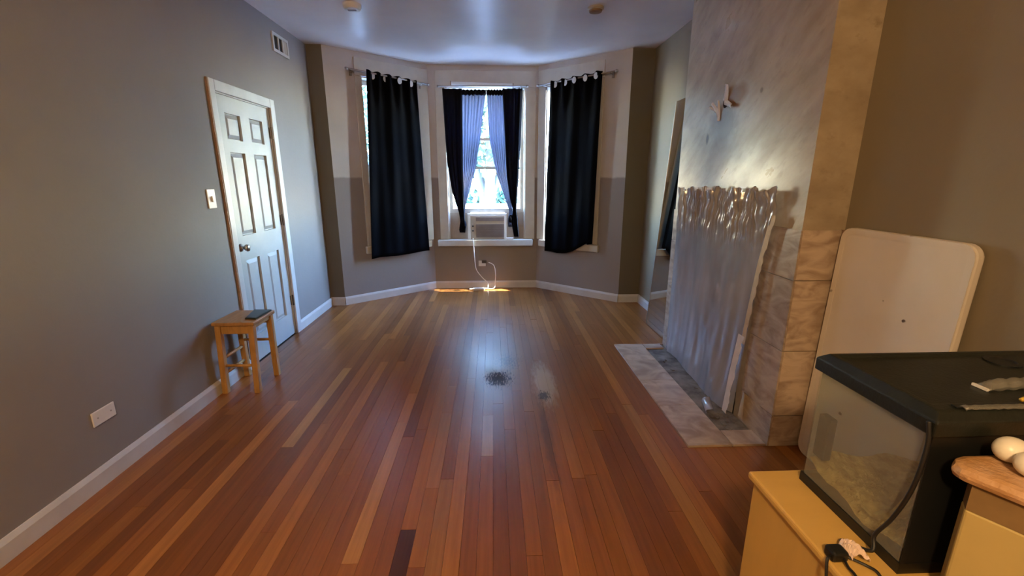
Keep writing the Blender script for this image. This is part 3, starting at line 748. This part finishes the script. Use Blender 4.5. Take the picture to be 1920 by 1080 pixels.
# lamp of the room behind the camera
lp = thing('ceiling_lamp', 'flush ceiling lamp with warm glass bowl behind the viewer', 'lamp', (LAMP_POS.x, LAMP_POS.y, H))
MB().lathe([(0.09, -0.001), (0.09, -0.05), (0.17, -0.06), (0.17, -0.07)], 28, (LAMP_POS.x, LAMP_POS.y, H)).build('canopy', M['lamp_metal'], lp)
l = bpy.data.lights.new('lamp_bulb', 'POINT'); l.energy = LAMP_ENERGY; l.color = LAMP_COLOR; l.shadow_soft_size = 0.10
lo = bpy.data.objects.new('lamp_bulb', l); lo.location = (LAMP_POS.x, LAMP_POS.y, LAMP_POS.z - 0.05); COL.objects.link(lo)

# ------------------------------------------------------------------ stool
st = thing('wooden_stool', 'small square pine stool standing against the grey wall by the door', 'stool', (-1.775, 3.02, 0))
SX0, SX1, SY0, SY1, SZ = -1.905, -1.625, 2.86, 3.16, 0.52
MB().box(SX0, SX1, SY0, SY1, SZ - 0.025, SZ).build('seat', M['pine_top'], st, bevel=0.006)
for sx, tx in ((SX0 + 0.03, SX0 + 0.015), (SX1 - 0.03, SX1 - 0.045)):
    for sy, ty in ((SY0 + 0.03, SY0 + 0.02), (SY1 - 0.03, SY1 - 0.02 + 0.02)):
        w = 0.019
        vs = [(tx - w, ty - w, 0), (tx + w, ty - w, 0), (tx + w, ty + w, 0), (tx - w, ty + w, 0), (sx - w, sy - w, SZ - 0.025), (sx + w, sy - w, SZ - 0.025), (sx + w, sy + w, SZ - 0.025), (sx - w, sy + w, SZ - 0.025)]
        vs = [(max(x, XL + 0.02), y, z) for x, y, z in vs]
        MB().add(vs, [(0,3,2,1),(4,5,6,7),(0,1,5,4),(1,2,6,5),(2,3,7,6),(3,0,4,7)]).build('leg', M['pine'], st, bevel=0.004)
for y in (SY0 + 0.03, SY1 - 0.03): MB().box(SX0 + 0.05, SX1 - 0.05, y - 0.010, y + 0.010, SZ - 0.085, SZ - 0.026).build('apron', M['pine'], st)
for x in (SX0 + 0.03, SX1 - 0.03): MB().box(x - 0.010, x + 0.010, SY0 + 0.05, SY1 - 0.05, SZ - 0.055, SZ - 0.026).build('apron', M['pine'], st)
for (z, ax, c) in ((0.20, 'x', SY0 + 0.028), (0.30, 'x', SY1 - 0.025), (0.25, 'y', SX0 + 0.022), (0.14, 'y', SX0 + 0.02)):
    if ax == 'x': MB().tube([(SX0 + 0.03, c, z), (SX1 - 0.035, c, z)], 0.011, 8).build('stretcher', M['pine'], st, smooth=True)
    else: MB().tube([(c, SY0 + 0.03, z), (c, SY1 - 0.03, z)], 0.011, 8).build('stretcher', M['pine'], st, smooth=True)
bk = thing('booklet', 'dark green booklet lying on the wooden stool seat', 'booklet', (-1.69, 3.04, SZ))
MB().prism([(-1.715, 2.93), (-1.64, 2.925), (-1.635, 3.135), (-1.76, 3.14)], SZ + 0.0005, SZ + 0.010).build('cover', M['booklet'], bk)
MB().prism([(-1.712, 2.933), (-1.643, 2.928), (-1.638, 3.130), (-1.755, 3.134)], SZ + 0.0102, SZ + 0.012).build('front_cover', M['booklet'], bk)

# ------------------------------------------------------------------ chimney breast, tiles, hearth
OY0, OY1, OZ = 2.47, 3.44, 0.98                  # fire opening
b = MB()
b.box(XC, XR, YC0, OY0, -0.02, H).box(XC, XR, OY1, YC1, -0.02, H).box(XC, XR, OY0, OY1, OZ, H).box(XR - 0.03, XR, OY0, OY1, -0.02, OZ)
chim = struct(b.build('wall_chimney_breast', M['plaster'], fix=False), 'mottled stripped plaster chimney breast with tiled surround')
TZ = [0.0, 0.19, 0.57, 0.955, 1.213]
def tile(x0, x1, y0, y1, z0, z1, parent, tone=1.0):
    o = MB().box(x0, x1, y0, y1, z0, z1).build('tile', M['tile'], parent, bevel=0.0015)
    o.color = (tone, tone * 0.98, tone * 0.95, 1); return o
G = 0.002
for z0, z1 in zip(TZ, TZ[1:]):
    tile(XC - 0.010, XC - 0.0005, YC0 - 0.010, 2.40, z0 + G, z1 - G, chim, random.uniform(0.8, 1.05))
    tile(XC - 0.010, XC - 0.0005, 3.46, YC1, z0 + G, z1 - G, chim, random.uniform(0.8, 1.05))
    tile(XC + 0.0005, XR - 0.022, YC0 - 0.010, YC0 - 0.0005, z0 + G, z1 - G, chim, random.uniform(1.0, 1.25))
gs = MB().box(XR - 0.020, XR - 0.002, YC0 - 0.012, YC0 - 0.0005, 0, 1.213).build('edge_strip', M['jamb_wood'], chim); gs['label'] = 'dark wood strip closing the tile edge'
# torn hole with peeled paint flaps
hy, hz = 3.02, 1.953
MB().lathe([(0.032, 0), (0.03, 0.002)], 10, (XC - 0.003, hy - 0.01, hz - 0.012), RX).build('hole', M['dark'], chim)
for (dy, dz, w, h_, rot, lift) in ((-0.02, 0.05, 0.06, 0.10, 0.3, 0.03), (0.10, -0.035, 0.035, 0.11, -0.7, 0.03), (0.055, -0.05, 0.035, 0.13, 0.05, 0.03), (-0.065, -0.025, 0.035, 0.13, 1.9, 0.03), (0.14, -0.03, 0.02, 0.08, -1.1, 0.02)):
    fl = MB()
    def ff(s, w_, dy=dy, dz=dz, w=w, h_=h_, rot=rot, lift=lift):
        a = (s - 0.5) * w * (1 - 0.35 * w_); c = (w_ - 0.5) * h_
        y = hy + dy + a * math.cos(rot) - c * math.sin(rot); z = hz + dz + a * math.sin(rot) + c * math.cos(rot)
        return (XC - 0.004 - lift * w_ * w_ * 0.6 - 0.006 * math.sin(3 * s), y, z)
    fl.grid(4, 5, ff).build('peeled_flap', M['flap'], chim, solid=0.002, fix=False)

hearth = struct(MB().box(HX0, XC - 0.011, YC0, YC1 - 0.002, -0.02, -0.003).build('floor_hearth', M['concrete']), 'hearth of beige tiles with bare mortar where tiles are missing')
hy_ = [2.11, 2.56, 2.93, 3.30, 3.66]
for y0, y1 in zip(hy_, hy_[1:]): tile(HX0 + 0.001, 1.328, y0 + G, y1 - G, -0.003, 0.010, hearth, random.uniform(1.0, 1.15))
tile(1.333, XC - 0.012, 2.112, 2.255, -0.003, 0.010, hearth, 1.1)
tile(1.333, XC - 0.04, 3.56, 3.655, -0.003, 0.009, hearth, 1.0)
for k in range(16):
    x = random.uniform(1.36, 1.49); y = random.uniform(2.27, 2.5) if k < 11 else random.uniform(2.5, 3.4); r = random.uniform(0.008, 0.022)
    pts = [(x + r * random.uniform(0.6, 1.2) * math.cos(a), y + r * 1.3 * random.uniform(0.6, 1.2) * math.sin(a)) for a in [i * 2 * math.pi / 6 for i in range(6)]]
    o = MB().prism(pts, -0.003, random.uniform(0.002, 0.012)).build('mortar_lump', M['concrete'], hearth)

# plastic sheet taped over the fireplace
sh = thing('plastic_sheet', 'wrinkled translucent plastic sheet taped over the fireplace', 'plastic sheet', (XC - 0.03, 2.95, 0))
rgt = [(0.0, 2.43), (0.3, 2.42), (0.7, 2.385), (1.0, 2.35), (1.2, 2.31), (1.33, 2.275), (1.40, 2.28)]
lft = [(0.0, 3.535), (1.38, 3.535)]
rs_ = random.Random(5)
phs = [rs_.uniform(0, 6.28) for _ in range(8)]
def sheet_fn(s, w):
    zt = 1.385 + 0.012 * math.sin(40 * s) + 0.008 * math.sin(90 * s + 1) + 0.02 * s
    zb = 0.014 + 0.012 * math.sin(7 * s)
    z = lerp(zt, zb, w)
    y = lerp(interp(lft, z), interp(rgt, z), s)
    top_g = max(0.0, 1 - w / 0.26)
    pin = min(1, 14 * min(s, 1 - s) + 0.15)
    o = 0.016
    ang = s + 0.10 * (s - 0.35) * w / 0.26 * (0.5 if s < 0.5 else -0.8) + 0.012 * math.sin(2 * math.pi * 3.7 * s + 9 * w) + 0.006 * math.sin(2 * math.pi * 8.3 * s - 14 * w + 1)
    mod = 0.35 + 0.65 * abs(math.sin(2 * math.pi * 2.6 * s + 4 * w + phs[5])) 
    pl = 0.55 * math.sin(2 * math.pi * 31 * ang + phs[0]) + 0.45 * math.sin(2 * math.pi * 47 * ang + phs[1] + 3 * w) + 0.4 * math.sin(2 * math.pi * 13 * ang + phs[4])
    o += 0.017 * (top_g ** 0.7) * (1 + pl * mod + 0.35 * math.sin(70 * w + 11 * s + 3 * math.sin(19 * s)))
    o += (1 - top_g) * pin * 0.005 * (1 + math.sin(2 * math.pi * 3 * s + phs[2] + 1.5 * w)) 
    o += (1 - top_g) * pin * 0.0016 * (1 + math.sin(2 * math.pi * 11 * s + phs[3] + 2 * w))
    # diagonal drag folds on the right lower side
    d = (s - 0.62) * 1.1 + (0.55 - w) * 0.55
    o += 0.005 * (1 - top_g) * math.exp(-(d / 0.14) ** 2) * pin
    d2 = (s - 0.80) * 1.0 + (0.92 - w) * 0.9
    o += 0.010 * math.exp(-(d2 / 0.09) ** 2) * pin * max(0.0, min(1.0, (w - 0.5) / 0.25))
    o += 0.03 * pin * max(0, (w - 0.75) / 0.25) ** 1.5 * (0.3 + 0.7 * s)
    return (XC - 0.012 - o, y, z)
MB().grid(320, 90, sheet_fn).build('sheeting', M['sheet'], sh, smooth=True, fix=False)
# crumpled tail on the hearth
def tail(s, w):
    a = lerp(-0.3, math.pi + 0.5, s)
    return (1.405 - 0.03 * w + 0.032 * math.cos(a), 2.58 - 0.12 * w + 0.010 * math.sin(3 * a), 0.004 + (0.055 - 0.03 * w) * max(0.0, math.sin(a)) + 0.004 * (1 + math.sin(9 * s + 4 * w)))
MB().grid(24, 14, tail).build('sheet_tail', M['sheet'], sh, smooth=True, fix=False)
# tape down the right edge, ragged
def strip_fn(z0, z1, wd, seed, offx, lean=0.0):
    rr = random.Random(seed); jag = [rr.uniform(-0.008, 0.008) for _ in range(40)]
    def fn(s, w):
        z = lerp(z1, z0, w); y = interp(rgt, z) + 0.012 - s * (wd + jag[int(w * 30)]) + lean * w
        return (XC - 0.0125 - offx - 0.012 * w * 0.5, y, z)
    return fn
tp_ = MB().grid(2, 30, strip_fn(0.50, 1.27, 0.040, 1, 0.030)).build('masking_tape', M['tape'], sh, solid=0.001, fix=False); tp_['label'] = 'tan masking tape down the sheet edge'
tp2 = MB().grid(2, 30, strip_fn(0.02, 0.56, 0.055, 2, 0.060, 0.03)).build('masking_tape', M['paper'], sh, solid=0.001, fix=False); tp2['label'] = 'torn pale tape hanging loose at the bottom'
for k, (y0, z0, l_) in enumerate(((3.30, 1.386, 0.11), (3.17, 1.388, 0.10), (3.06, 1.390, 0.08))):
    MB().box(XC - 0.046, XC - 0.043, y0 - l_, y0, z0 - 0.012, z0 + 0.012).build('clear_tape', M['flap'], sh)
# loose paper scrap beside the surround
tag(MB().grid(3, 5, lambda s, w: (XC - 0.014 - 0.02 * s * (1 - w) - 0.01 * w, 2.375 - 0.05 * s + 0.01 * w, 0.03 + 0.17 * (1 - w))).build('paper_scrap', M['tape'], solid=0.001, fix=False), 'torn tan paper scrap stuck low on the tiled surround', 'paper')

# ------------------------------------------------------------------ leaning mirror
mi = thing('leaning_mirror', 'tall frameless mirror leaning on the right wall behind the chimney breast', 'mirror', (1.62, 4.0, 0))
def FM(y, w, o):                                  # w 0..1 up the mirror
    bx = 1.585; tx = XR - 0.016
    x = lerp(bx, tx, w); nx = Vector((-2.15, 0, tx - bx)).normalized()
    yy = y + 0.07 * w
    return (x + nx.x * o, yy, 0.004 + 2.16 * w + nx.z * o)
MB().box(3.72, 4.25, 0, 1, 0.0, 0.006, FM).build('backing', M['dark'], mi)
MB().box(3.722, 4.248, 0.001, 0.999, 0.0062, 0.010, FM).build('glass', M['mirror'], mi)
MB().box(4.2502, 4.262, 0, 1, 0.0, 0.012, FM).build('edge_trim', M['steel'], mi)

# ------------------------------------------------------------------ white folding table on end
ft = thing('folding_table', 'white plastic folding table stood on end against the right wall', 'folding table', (XR - 0.03, 1.78, 0))
def round_rect(y0, y1, z0, z1, r, n=6):
    out = []
    for cy, cz, a0 in ((y1 - r, z0 + r, -90), (y1 - r, z1 - r, 0), (y0 + r, z1 - r, 90), (y0 + r, z0 + r, 180)):
        for k in range(n + 1):
            a = R(a0 + 90 * k / n); out.append((cy + r * math.cos(a), cz + r * math.sin(a)))
    return out
lean = lambda z: 0.035 * (1 - z / 1.22)
def table_top(y0, y1, z0, z1, r, xa, xb):
    b = MB(); pr = round_rect(y0, y1, z0, z1, r); n = len(pr)
    vs = [(XR - xa - lean(z), y, z) for y, z in pr] + [(XR - xb - lean(z), y, z) for y, z in pr]
    return b.add(vs, [tuple(range(n)), tuple(range(2*n-1, n-1, -1))] + [(i, n + i, n + (i+1) % n, (i+1) % n) for i in range(n)])
top_o = table_top(1.455, 2.075, 0.002, 1.232, 0.055, 0.006, 0.040).build('tabletop', M['table_white'], ft, bevel=0.008)
b = MB(); o1 = round_rect(1.457, 2.073, 0.004, 1.230, 0.053); o2 = round_rect(1.484, 2.046, 0.034, 1.203, 0.04); n = len(o1)
vs = [(XR - 0.0402 - lean(z), y, z) for y, z in o1] + [(XR - 0.0402 - lean(z), y, z) for y, z in o2] + [(XR - 0.043 - lean(z), y, z) for y, z in o1] + [(XR - 0.0415 - lean(z), y, z) for y, z in o2]
fs = []
for i in range(n):
    j = (i + 1) % n
    fs += [(2*n+i, 2*n+j, 3*n+j, 3*n+i), (i, j, n+j, n+i), (i, 2*n+i, 2*n+j, j), (n+i, n+j, 3*n+j, 3*n+i)]
b.add(vs, fs).build('rim', M['table_white'], ft)
for y in (1.52, 2.0): MB().tube([(XR - 0.006 - lean(0.1) + 0.0, y, 0.1), (XR - 0.006, y, 1.1)], 0.005, 8).build('folded_leg', M['steel'], ft)

# ------------------------------------------------------------------ yellow cabinet with aquarium
CT = 0.65
cb = thing('cabinet', 'yellow ochre cabinet carrying the aquarium', 'cabinet', (1.1, 0.88, 0))
MB().box(0.72, 1.52, 0.70, 1.055, CT - 0.022, CT).build('top', M['yellow_cab'], cb, bevel=0.006)
MB().box(0.735, 1.505, 0.715, 1.045, 0.0, CT - 0.0222).build('body', M['yellow_cab'], cb, bevel=0.002)
for (x0, x1) in ((0.745, 1.118), (1.122, 1.495)):
    d = MB().box(x0, x1, 1.0452, 1.058, 0.06, CT - 0.035).build('door', M['yellow_cab'], cb, bevel=0.002)
    MB().lathe([(0.006, 0), (0.006, 0.012), (0.013, 0.016), (0.012, 0.024)], 12, (x1 - 0.04 if x0 < 1 else x0 + 0.04, 1.0582, 0.4), Matrix.Rotation(R(-90), 3, 'X')).build('knob', M['steel'], d)
aq = thing('aquarium', 'glass aquarium with black hood and gravel standing on the yellow cabinet', 'aquarium', (1.14, 0.865, CT))
TX0, TX1, TY0, TY1, TZ0, TZ1 = 0.842, 1.445, 0.712, 1.015, CT + 0.0005, 0.985
fb = MB()
for (x0, x1, y0, y1) in ((TX0, TX1, TY0, TY0 + 0.012), (TX0, TX1, TY1 - 0.012, TY1), (TX0, TX0 + 0.012, TY0 + 0.012, TY1 - 0.012), (TX1 - 0.012, TX1, TY0 + 0.012, TY1 - 0.012)):
    fb.box(x0, x1, y0, y1, TZ0, TZ0 + 0.026)
fb.build('bottom_frame', M['tank_black'], aq, fix=False)
MB().box(TX0 + 0.013, TX1 - 0.013, TY0 + 0.013, TY1 - 0.013, TZ0 + 0.002, TZ0 + 0.006).build('bottom_pane', M['tank_black'], aq)
g0, g1 = TZ0 + 0.0262, TZ1 - 0.001
MB().box(TX0 + 0.003, TX0 + 0.008, TY0 + 0.009, TY1 - 0.009, g0, g1).build('pane', M['tank_glass'], aq)
MB().box(TX1 - 0.008, TX1 - 0.003, TY0 + 0.009, TY1 - 0.009, g0, g1).build('pane', M['tank_glass'], aq)
MB().box(TX0 + 0.003, TX1 - 0.003, TY1 - 0.008, TY1 - 0.003, g0, g1).build('pane', M['glass'], aq)
MB().box(TX0 + 0.003, TX1 - 0.003, TY0 + 0.005, TY0 + 0.0085, g0, g1).build('pane', M['clear_plastic'], aq)
bgp = MB().box(TX0 + 0.006, TX1 - 0.002, TY0 + 0.0015, TY0 + 0.0045, TZ0 + 0.026, g1).build('background_sheet', M['tank_black'], aq); bgp['label'] = 'black backing sheet on the near glass'
sl = MB().box(TX0 + 0.001, TX0 + 0.011, TY0 + 0.0, TY0 + 0.0012, g0, g1).build('seal', M['tank_black'], aq)
rg_ = random.Random(11)
ph = [rg_.uniform(0, 6.28) for _ in range(6)]
gz = lambda x, y: TZ0 + 0.065 + 0.025 * math.sin(9 * x + ph[0]) * math.cos(11 * y + ph[1]) + 0.008 * math.sin(37 * x + ph[2]) + 0.008 * math.sin(41 * y + ph[3])
gb = MB().grid(40, 24, lambda s, w: (lerp(TX0 + 0.0095, TX1 - 0.0095, s), lerp(TY0 + 0.0105, TY1 - 0.0095, w), gz(lerp(TX0, TX1, s), lerp(TY0, TY1, w)) + rg_.uniform(-0.003, 0.003)))
for k in range(420):
    x = rg_.uniform(TX0 + 0.018, TX0 + 0.35 if k < 330 else TX1 - 0.02); y = rg_.uniform(TY0 + 0.02, TY1 - 0.02); r = rg_.uniform(0.004, 0.0085); z = gz(x, y)
    vs = [(x + r * a, y + r * b_, z + r * c) for a, b_, c in ((1, 0, 0), (0, 1, 0), (-1, 0, 0), (0, -1, 0), (0, 0, 0.9), (0, 0, -0.9))]
    gb.add(vs, [(0,1,4),(1,2,4),(2,3,4),(3,0,4),(1,0,5),(2,1,5),(3,2,5),(0,3,5)])
gv = gb.build('gravel', M['gravel'], aq, fix=False); gv['kind'] = 'stuff'
# gravel bank piled against the near back
MB().grid(14, 10, lambda s, w: (lerp(TX0 + 0.02, TX0 + 0.30, s), lerp(TY0 + 0.015, TY0 + 0.13, w), TZ0 + 0.06 + 0.15 * math.exp(-((w) / 0.35) ** 2) * math.exp(-((s - 0.15) / 0.35) ** 2) + rg_.uniform(-0.004, 0.004))).build('gravel_bank', M['gravel'], aq, solid=0.01, fix=False)
MB().box(TX0 + 0.012, TX0 + 0.035, TY1 - 0.05, TY1 - 0.012, 0.74, 0.86).build('filter', M['hood'], aq, bevel=0.004)
# hood
hd = MB(); LX0, LX1, LY0, LY1 = TX0 - 0.008, TX1 + 0.008, TY0 - 0.008, TY1 + 0.008
def ring(x0, x1, y0, y1, z): return [(x0, y0, z), (x1, y0, z), (x1, y1, z), (x0, y1, z)]
lv = ring(LX0, LX1, LY0, LY1, TZ1 - 0.006) + ring(LX0, LX1, LY0, LY1, TZ1 + 0.026) + ring(LX0 + 0.018, LX1 - 0.018, LY0 + 0.018, LY1 - 0.018, TZ1 + 0.042) + ring(LX0 + 0.030, LX1 - 0.03, LY0 + 0.045, LY1 - 0.03, TZ1 + 0.042) + ring(LX0 + 0.036, LX1 - 0.036, LY0 + 0.051, LY1 - 0.036, TZ1 + 0.036)
fs = []
for k in range(4):
    for i in range(4): j = (i + 1) % 4; fs.append((4*k+i, 4*k+j, 4*k+4+j, 4*k+4+i))
fs += [(16, 17, 18, 19), (3, 2, 1, 0)]
hood = hd.add(lv, fs).build('hood', M['hood'], aq, bevel=0.003)
MB().lathe([(0.035, 0), (0.035, 0.003), (0.026, 0.0035), (0.022, 0.0005)], 20, (1.25, LY1 - 0.075, TZ1 + 0.0362)).build('feeder_hole', M['tank_black'], hood)
MB().box(LX0 + 0.06, LX1 - 0.06, LY0 + 0.024, LY0 + 0.036, TZ1 + 0.0422, TZ1 + 0.046).build('hinge_strip', M['tank_black'], hood, bevel=0.001)
# things on the hood
hz_ = TZ1 + 0.0365
pk = thing('plastic_packet', 'clear plastic packet lying on the aquarium hood', 'packet', (1.08, 0.83, hz_))
def packet(s, w): return (lerp(1.045, 1.21, s), lerp(0.80, 0.832, w) + 0.012 * s, hz_ + 0.002 + 0.018 * math.sin(math.pi * w) * min(1, 8 * s) * min(1, 8 * (1 - s)) + 0.002 * math.sin(30 * s))
MB().grid(24, 8, packet).build('wrap', M['clear_plastic'], pk, smooth=True, solid=0.001, fix=False)
for x in (1.045,): MB().box(x - 0.004, x + 0.001, 0.802, 0.833, hz_ + 0.0005, hz_ + 0.006).build('seal', M['flap'], pk)
tag(MB().tube(smooth_path([(1.035, 0.738, TZ1 + 0.052), (1.055, 0.742, TZ1 + 0.055), (1.080, 0.75, TZ1 + 0.056), (1.105, 0.745, TZ1 + 0.058), (1.120, 0.755, TZ1 + 0.06), (1.105, 0.765, TZ1 + 0.056), (1.085, 0.758, TZ1 + 0.053)]), 0.004, 8).build('yellow_cord', M['yellow_cord'], smooth=True), 'twisted yellow cord lying on the front edge of the hood', 'cord')
tag(MB().grid(14, 4, lambda s, w: (lerp(0.90, 1.03, s), lerp(0.716, 0.732, w), TZ1 + 0.0445 + 0.004 * math.sin(math.pi * w) + 0.003 * math.sin(25 * s) ** 2)).build('plastic_strip', M['clear_plastic'], solid=0.001, smooth=True, fix=False), 'thin clear plastic strip on the front edge of the hood', 'strip')

# black cord down the left pane to a plug on the cabinet
def fx(u, v, x): return tuple(on(u, v, 0, x))
pts = [fx(1742, 790, 0.832), fx(1740, 830, 0.832), fx(1722, 890, 0.828), fx(1700, 935, 0.828), fx(1670, 975, 0.830), fx(1640, 1003, 0.828)]
q = pts[-1]
pts += [(0.818, q[1] - 0.01, CT + 0.02), (0.79, 0.795, CT + 0.008), (0.775, 0.775, CT + 0.012), (0.755, 0.765, CT + 0.014)]
tag(MB().tube(smooth_path(pts), 0.0042, 8).build('black_cord', M['cable'], smooth=True), 'black cord hanging down the aquarium glass to the cabinet top', 'cord')
pg = thing('power_plug', 'black power plug and wires lying on the cabinet edge', 'plug', (0.745, 0.76, CT))
MB().box(0.725, 0.762, 0.742, 0.772, CT + 0.0005, CT + 0.026).build('plug_body', M['tank_black'], pg, bevel=0.006)
MB().tube(smooth_path([(0.727, 0.752, CT + 0.012), (0.712, 0.742, CT + 0.008), (0.706, 0.725, CT - 0.05), (0.707, 0.715, CT - 0.16)]), 0.003, 6).build('wire', M['cable'], pg)
MB().tube(smooth_path([(0.75, 0.743, CT + 0.012), (0.745, 0.725, CT + 0.010), (0.740, 0.690, CT + 0.0), (0.738, 0.685, CT - 0.12)]), 0.003, 6).build('wire', M['cable'], pg)
MB().tube(smooth_path([(0.762, 0.75, CT + 0.010), (0.79, 0.73, CT + 0.006), (0.80, 0.71, CT + 0.005), (0.80, 0.690, CT - 0.02), (0.80, 0.686, CT - 0.1)]), 0.003, 6).build('wire', M['cable'], pg)
tg = random.Random(3)
tag(MB().grid(10, 10, lambda s, w: (0.765 + 0.038 * (s - 0.0), 0.742 + 0.04 * (w - 0.1) + 0.006 * math.sin(6 * s), CT + 0.012 + 0.022 * math.sin(math.pi * s) * math.sin(math.pi * (0.15 + 0.7 * w)) + 0.004 * math.sin(17 * s + 9 * w))).build('cloth_scrap', M['cloth_white'], solid=0.002, fix=False), 'crumpled pinkish white scrap wrapped around the black cord', 'scrap')

# ------------------------------------------------------------------ near counter with eggs
CZ = 0.95
ct_ = thing('side_counter', 'cream painted counter with worn wooden top in front of the aquarium', 'counter', (1.1, 0.45, 0))
poly = [(0.852, 0.676), (0.866, 0.690), (0.890, 0.696), (1.45, 0.696), (1.45, 0.12), (1.15, 0.12), (0.846, 0.658)]
MB().prism(poly[::-1], CZ - 0.030, CZ).build('top', M['counter_wood'], ct_, bevel=0.012)
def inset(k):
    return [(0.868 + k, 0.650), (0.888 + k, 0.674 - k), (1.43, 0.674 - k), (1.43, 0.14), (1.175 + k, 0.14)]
MB().prism(inset(0.001)[::-1], CZ - 0.085, CZ - 0.0302).build('apron', M['counter_apron'], ct_)  # shade under the overhang, built as a brown band on the body
MB().prism(inset(0.0)[::-1], 0.0, CZ - 0.0852).build('body', M['cream_body'], ct_, bevel=0.004)
def egg(x, y, rot, label, sc=1.0):
    prof = []
    for i in range(13):
        a = math.pi * i / 12; r = 0.021 * math.sin(a) * (1 + 0.12 * math.cos(a)); prof.append((max(r, 0.0004) * sc, -0.028 * math.cos(a) * sc))
    Mx = Matrix.Rotation(rot, 3, 'Z') @ Matrix.Rotation(R(90), 3, 'Y')
    return tag(MB().lathe(prof, 24, (x, y, CZ + 0.0232 * sc), Mx).build('rounded_ornament', M['egg'], smooth=True), label, 'ornament', 'white rounded objects on the counter')
p = on(1897, 842, 2, CZ + 0.026)
egg(p.x, p.y, R(15), 'smooth white rounded object farther back on the worn wooden counter', 1.1)
p = on(1931, 866, 2, CZ + 0.026)
egg(p.x, p.y - 0.012, R(-25), 'smooth white rounded object near the edge of the worn wooden counter', 1.1)

# ------------------------------------------------------------------ outside
struct(MB().box(-40, 40, -30, 60, -3.6, -3.5).build('ground', M['ground']), 'grey ground outside far below the window')
pr_ = thing('porch_roof', 'flat white porch roof outside the middle bay window', 'roof', (0, 7.6, 0))
MB().box(-2.6, 2.6, 6.75, 9.2, 0.72, 0.80).build('deck', M['porch'], pr_)
MB().box(-2.6, 2.6, 9.2, 9.32, 0.66, 0.95).build('parapet', M['porch'], pr_)
for x in (-2.4, 2.4): MB().box(x - 0.1, x + 0.1, 9.0, 9.2, -3.5, 0.72).build('post', M['porch'], pr_)
def tree(x, y, hgt, lean_, seed, label, spread, nleaf):
    rr = random.Random(seed)
    e = thing('tree', label, 'tree', (x, y, -3.5), group='trees outside the middle bay window')
    zf = 1.0
    trunk = MB(); trunk.tube([(x, y, -3.5), (x + lean_ * 0.4, y, -1.5), (x + lean_ * 0.8, y, zf)], [0.32, 0.26, 0.22], 10)
    trunk.build('trunk', M['bark'], e, smooth=True)
    tips = []
    for k in range(7):
        a = rr.uniform(0, 6.28); d = rr.uniform(0.5, 1.0) * spread
        p0 = Vector((x + lean_ * 0.8, y, zf - 0.25)); p2 = p0 + Vector((math.cos(a) * d * (1.0 if k > 1 else 1), math.sin(a) * d * 0.8, hgt * rr.uniform(0.45, 0.85)))
        if k == 0: p2 = p0 + Vector((-0.9, 0.2, hgt * 0.7))
        if k == 1: p2 = p0 + Vector((0.8, -0.1, hgt * 0.75))
        p1 = p0.lerp(p2, 0.5) + Vector((rr.uniform(-0.2, 0.2), rr.uniform(-0.2, 0.2), 0.2))
        MB().tube(smooth_path([p0, p1, p2], 5), [lerp(0.15 if k < 2 else 0.09, 0.03, i / 10) for i in range(11)], 8).build('branch', M['bark'], e, smooth=True)
        tips += [p1, p2, p0.lerp(p2, 0.75)]
    lb = MB()
    for k in range(nleaf):
        t = rr.choice(tips); c = t + Vector((rr.gauss(0, 0.55), rr.gauss(0, 0.55), rr.gauss(0, 0.5)))
        a = Vector((rr.uniform(-1, 1), rr.uniform(-1, 1), rr.uniform(-1, 1))).normalized() * 0.11
        b_ = a.cross(Vector((rr.uniform(-1, 1), rr.uniform(-1, 1), rr.uniform(-1, 1)))).normalized() * 0.06
        lb.add([c - a, c + b_, c + a, c - b_], [(0, 1, 2, 3)])
    lv_ = lb.build('foliage', M['leaf'], e, fix=False); lv_['kind'] = 'stuff'
tree(-0.35, 11.5, 4.6, 0.25, 1, 'forked tree with green foliage right outside the middle bay window', 2.2, 3000)
tree(-3.6, 15.0, 5.5, -0.2, 2, 'smaller leafy tree standing farther off to one side', 2.6, 2600)
tree(3.4, 16.0, 5.2, 0.2, 3, 'taller leafy tree standing behind the white porch roof', 2.6, 2600)

# row of leafy trees added to block the bright horizon
def row_tree():
    rr = random.Random(21)
    e = thing('street_tree', 'leafy green tree in the distant row beyond the porch roof', 'tree', (0, 0, -3.5), group='distant row of trees')
    MB().tube([(0, 0, -3.5), (0.1, 0, -1.0), (0.0, 0, 1.5)], [0.25, 0.2, 0.14], 10).build('trunk', M['bark'], e, smooth=True)
    lb = MB()
    for k in range(5200):
        d = Vector((rr.gauss(0, 1), rr.gauss(0, 1), rr.gauss(0, 1))).normalized() * (rr.random() ** 0.4)
        c = Vector((d.x * 2.5, d.y * 1.6, 1.3 + d.z * 3.6))
        a = Vector((rr.uniform(-1, 1), rr.uniform(-1, 1), rr.uniform(-1, 1))).normalized() * 0.22
        b_ = a.cross(Vector((rr.uniform(-1, 1), rr.uniform(-1, 1), rr.uniform(-1, 1)))).normalized() * 0.13
        lb.add([c - a, c + b_, c + a, c - b_], [(0, 1, 2, 3)])
    f = lb.build('foliage', M['leaf'], e, fix=False); f['kind'] = 'stuff'
    return e
proto = row_tree(); kids = list(proto.children)
for i, x in enumerate((-11.0, -5.6, -0.2, 5.2, 10.6)):
    if i == 0: t_ = proto
    else:
        t_ = proto.copy(); COL.objects.link(t_)
        for k in kids:
            c = k.copy(); COL.objects.link(c); c.parent = t_
    t_.location = (x, 21.0 + (i % 3) * 0.8, -3.5); t_.rotation_euler = (0, 0, (i % 2) * math.pi)
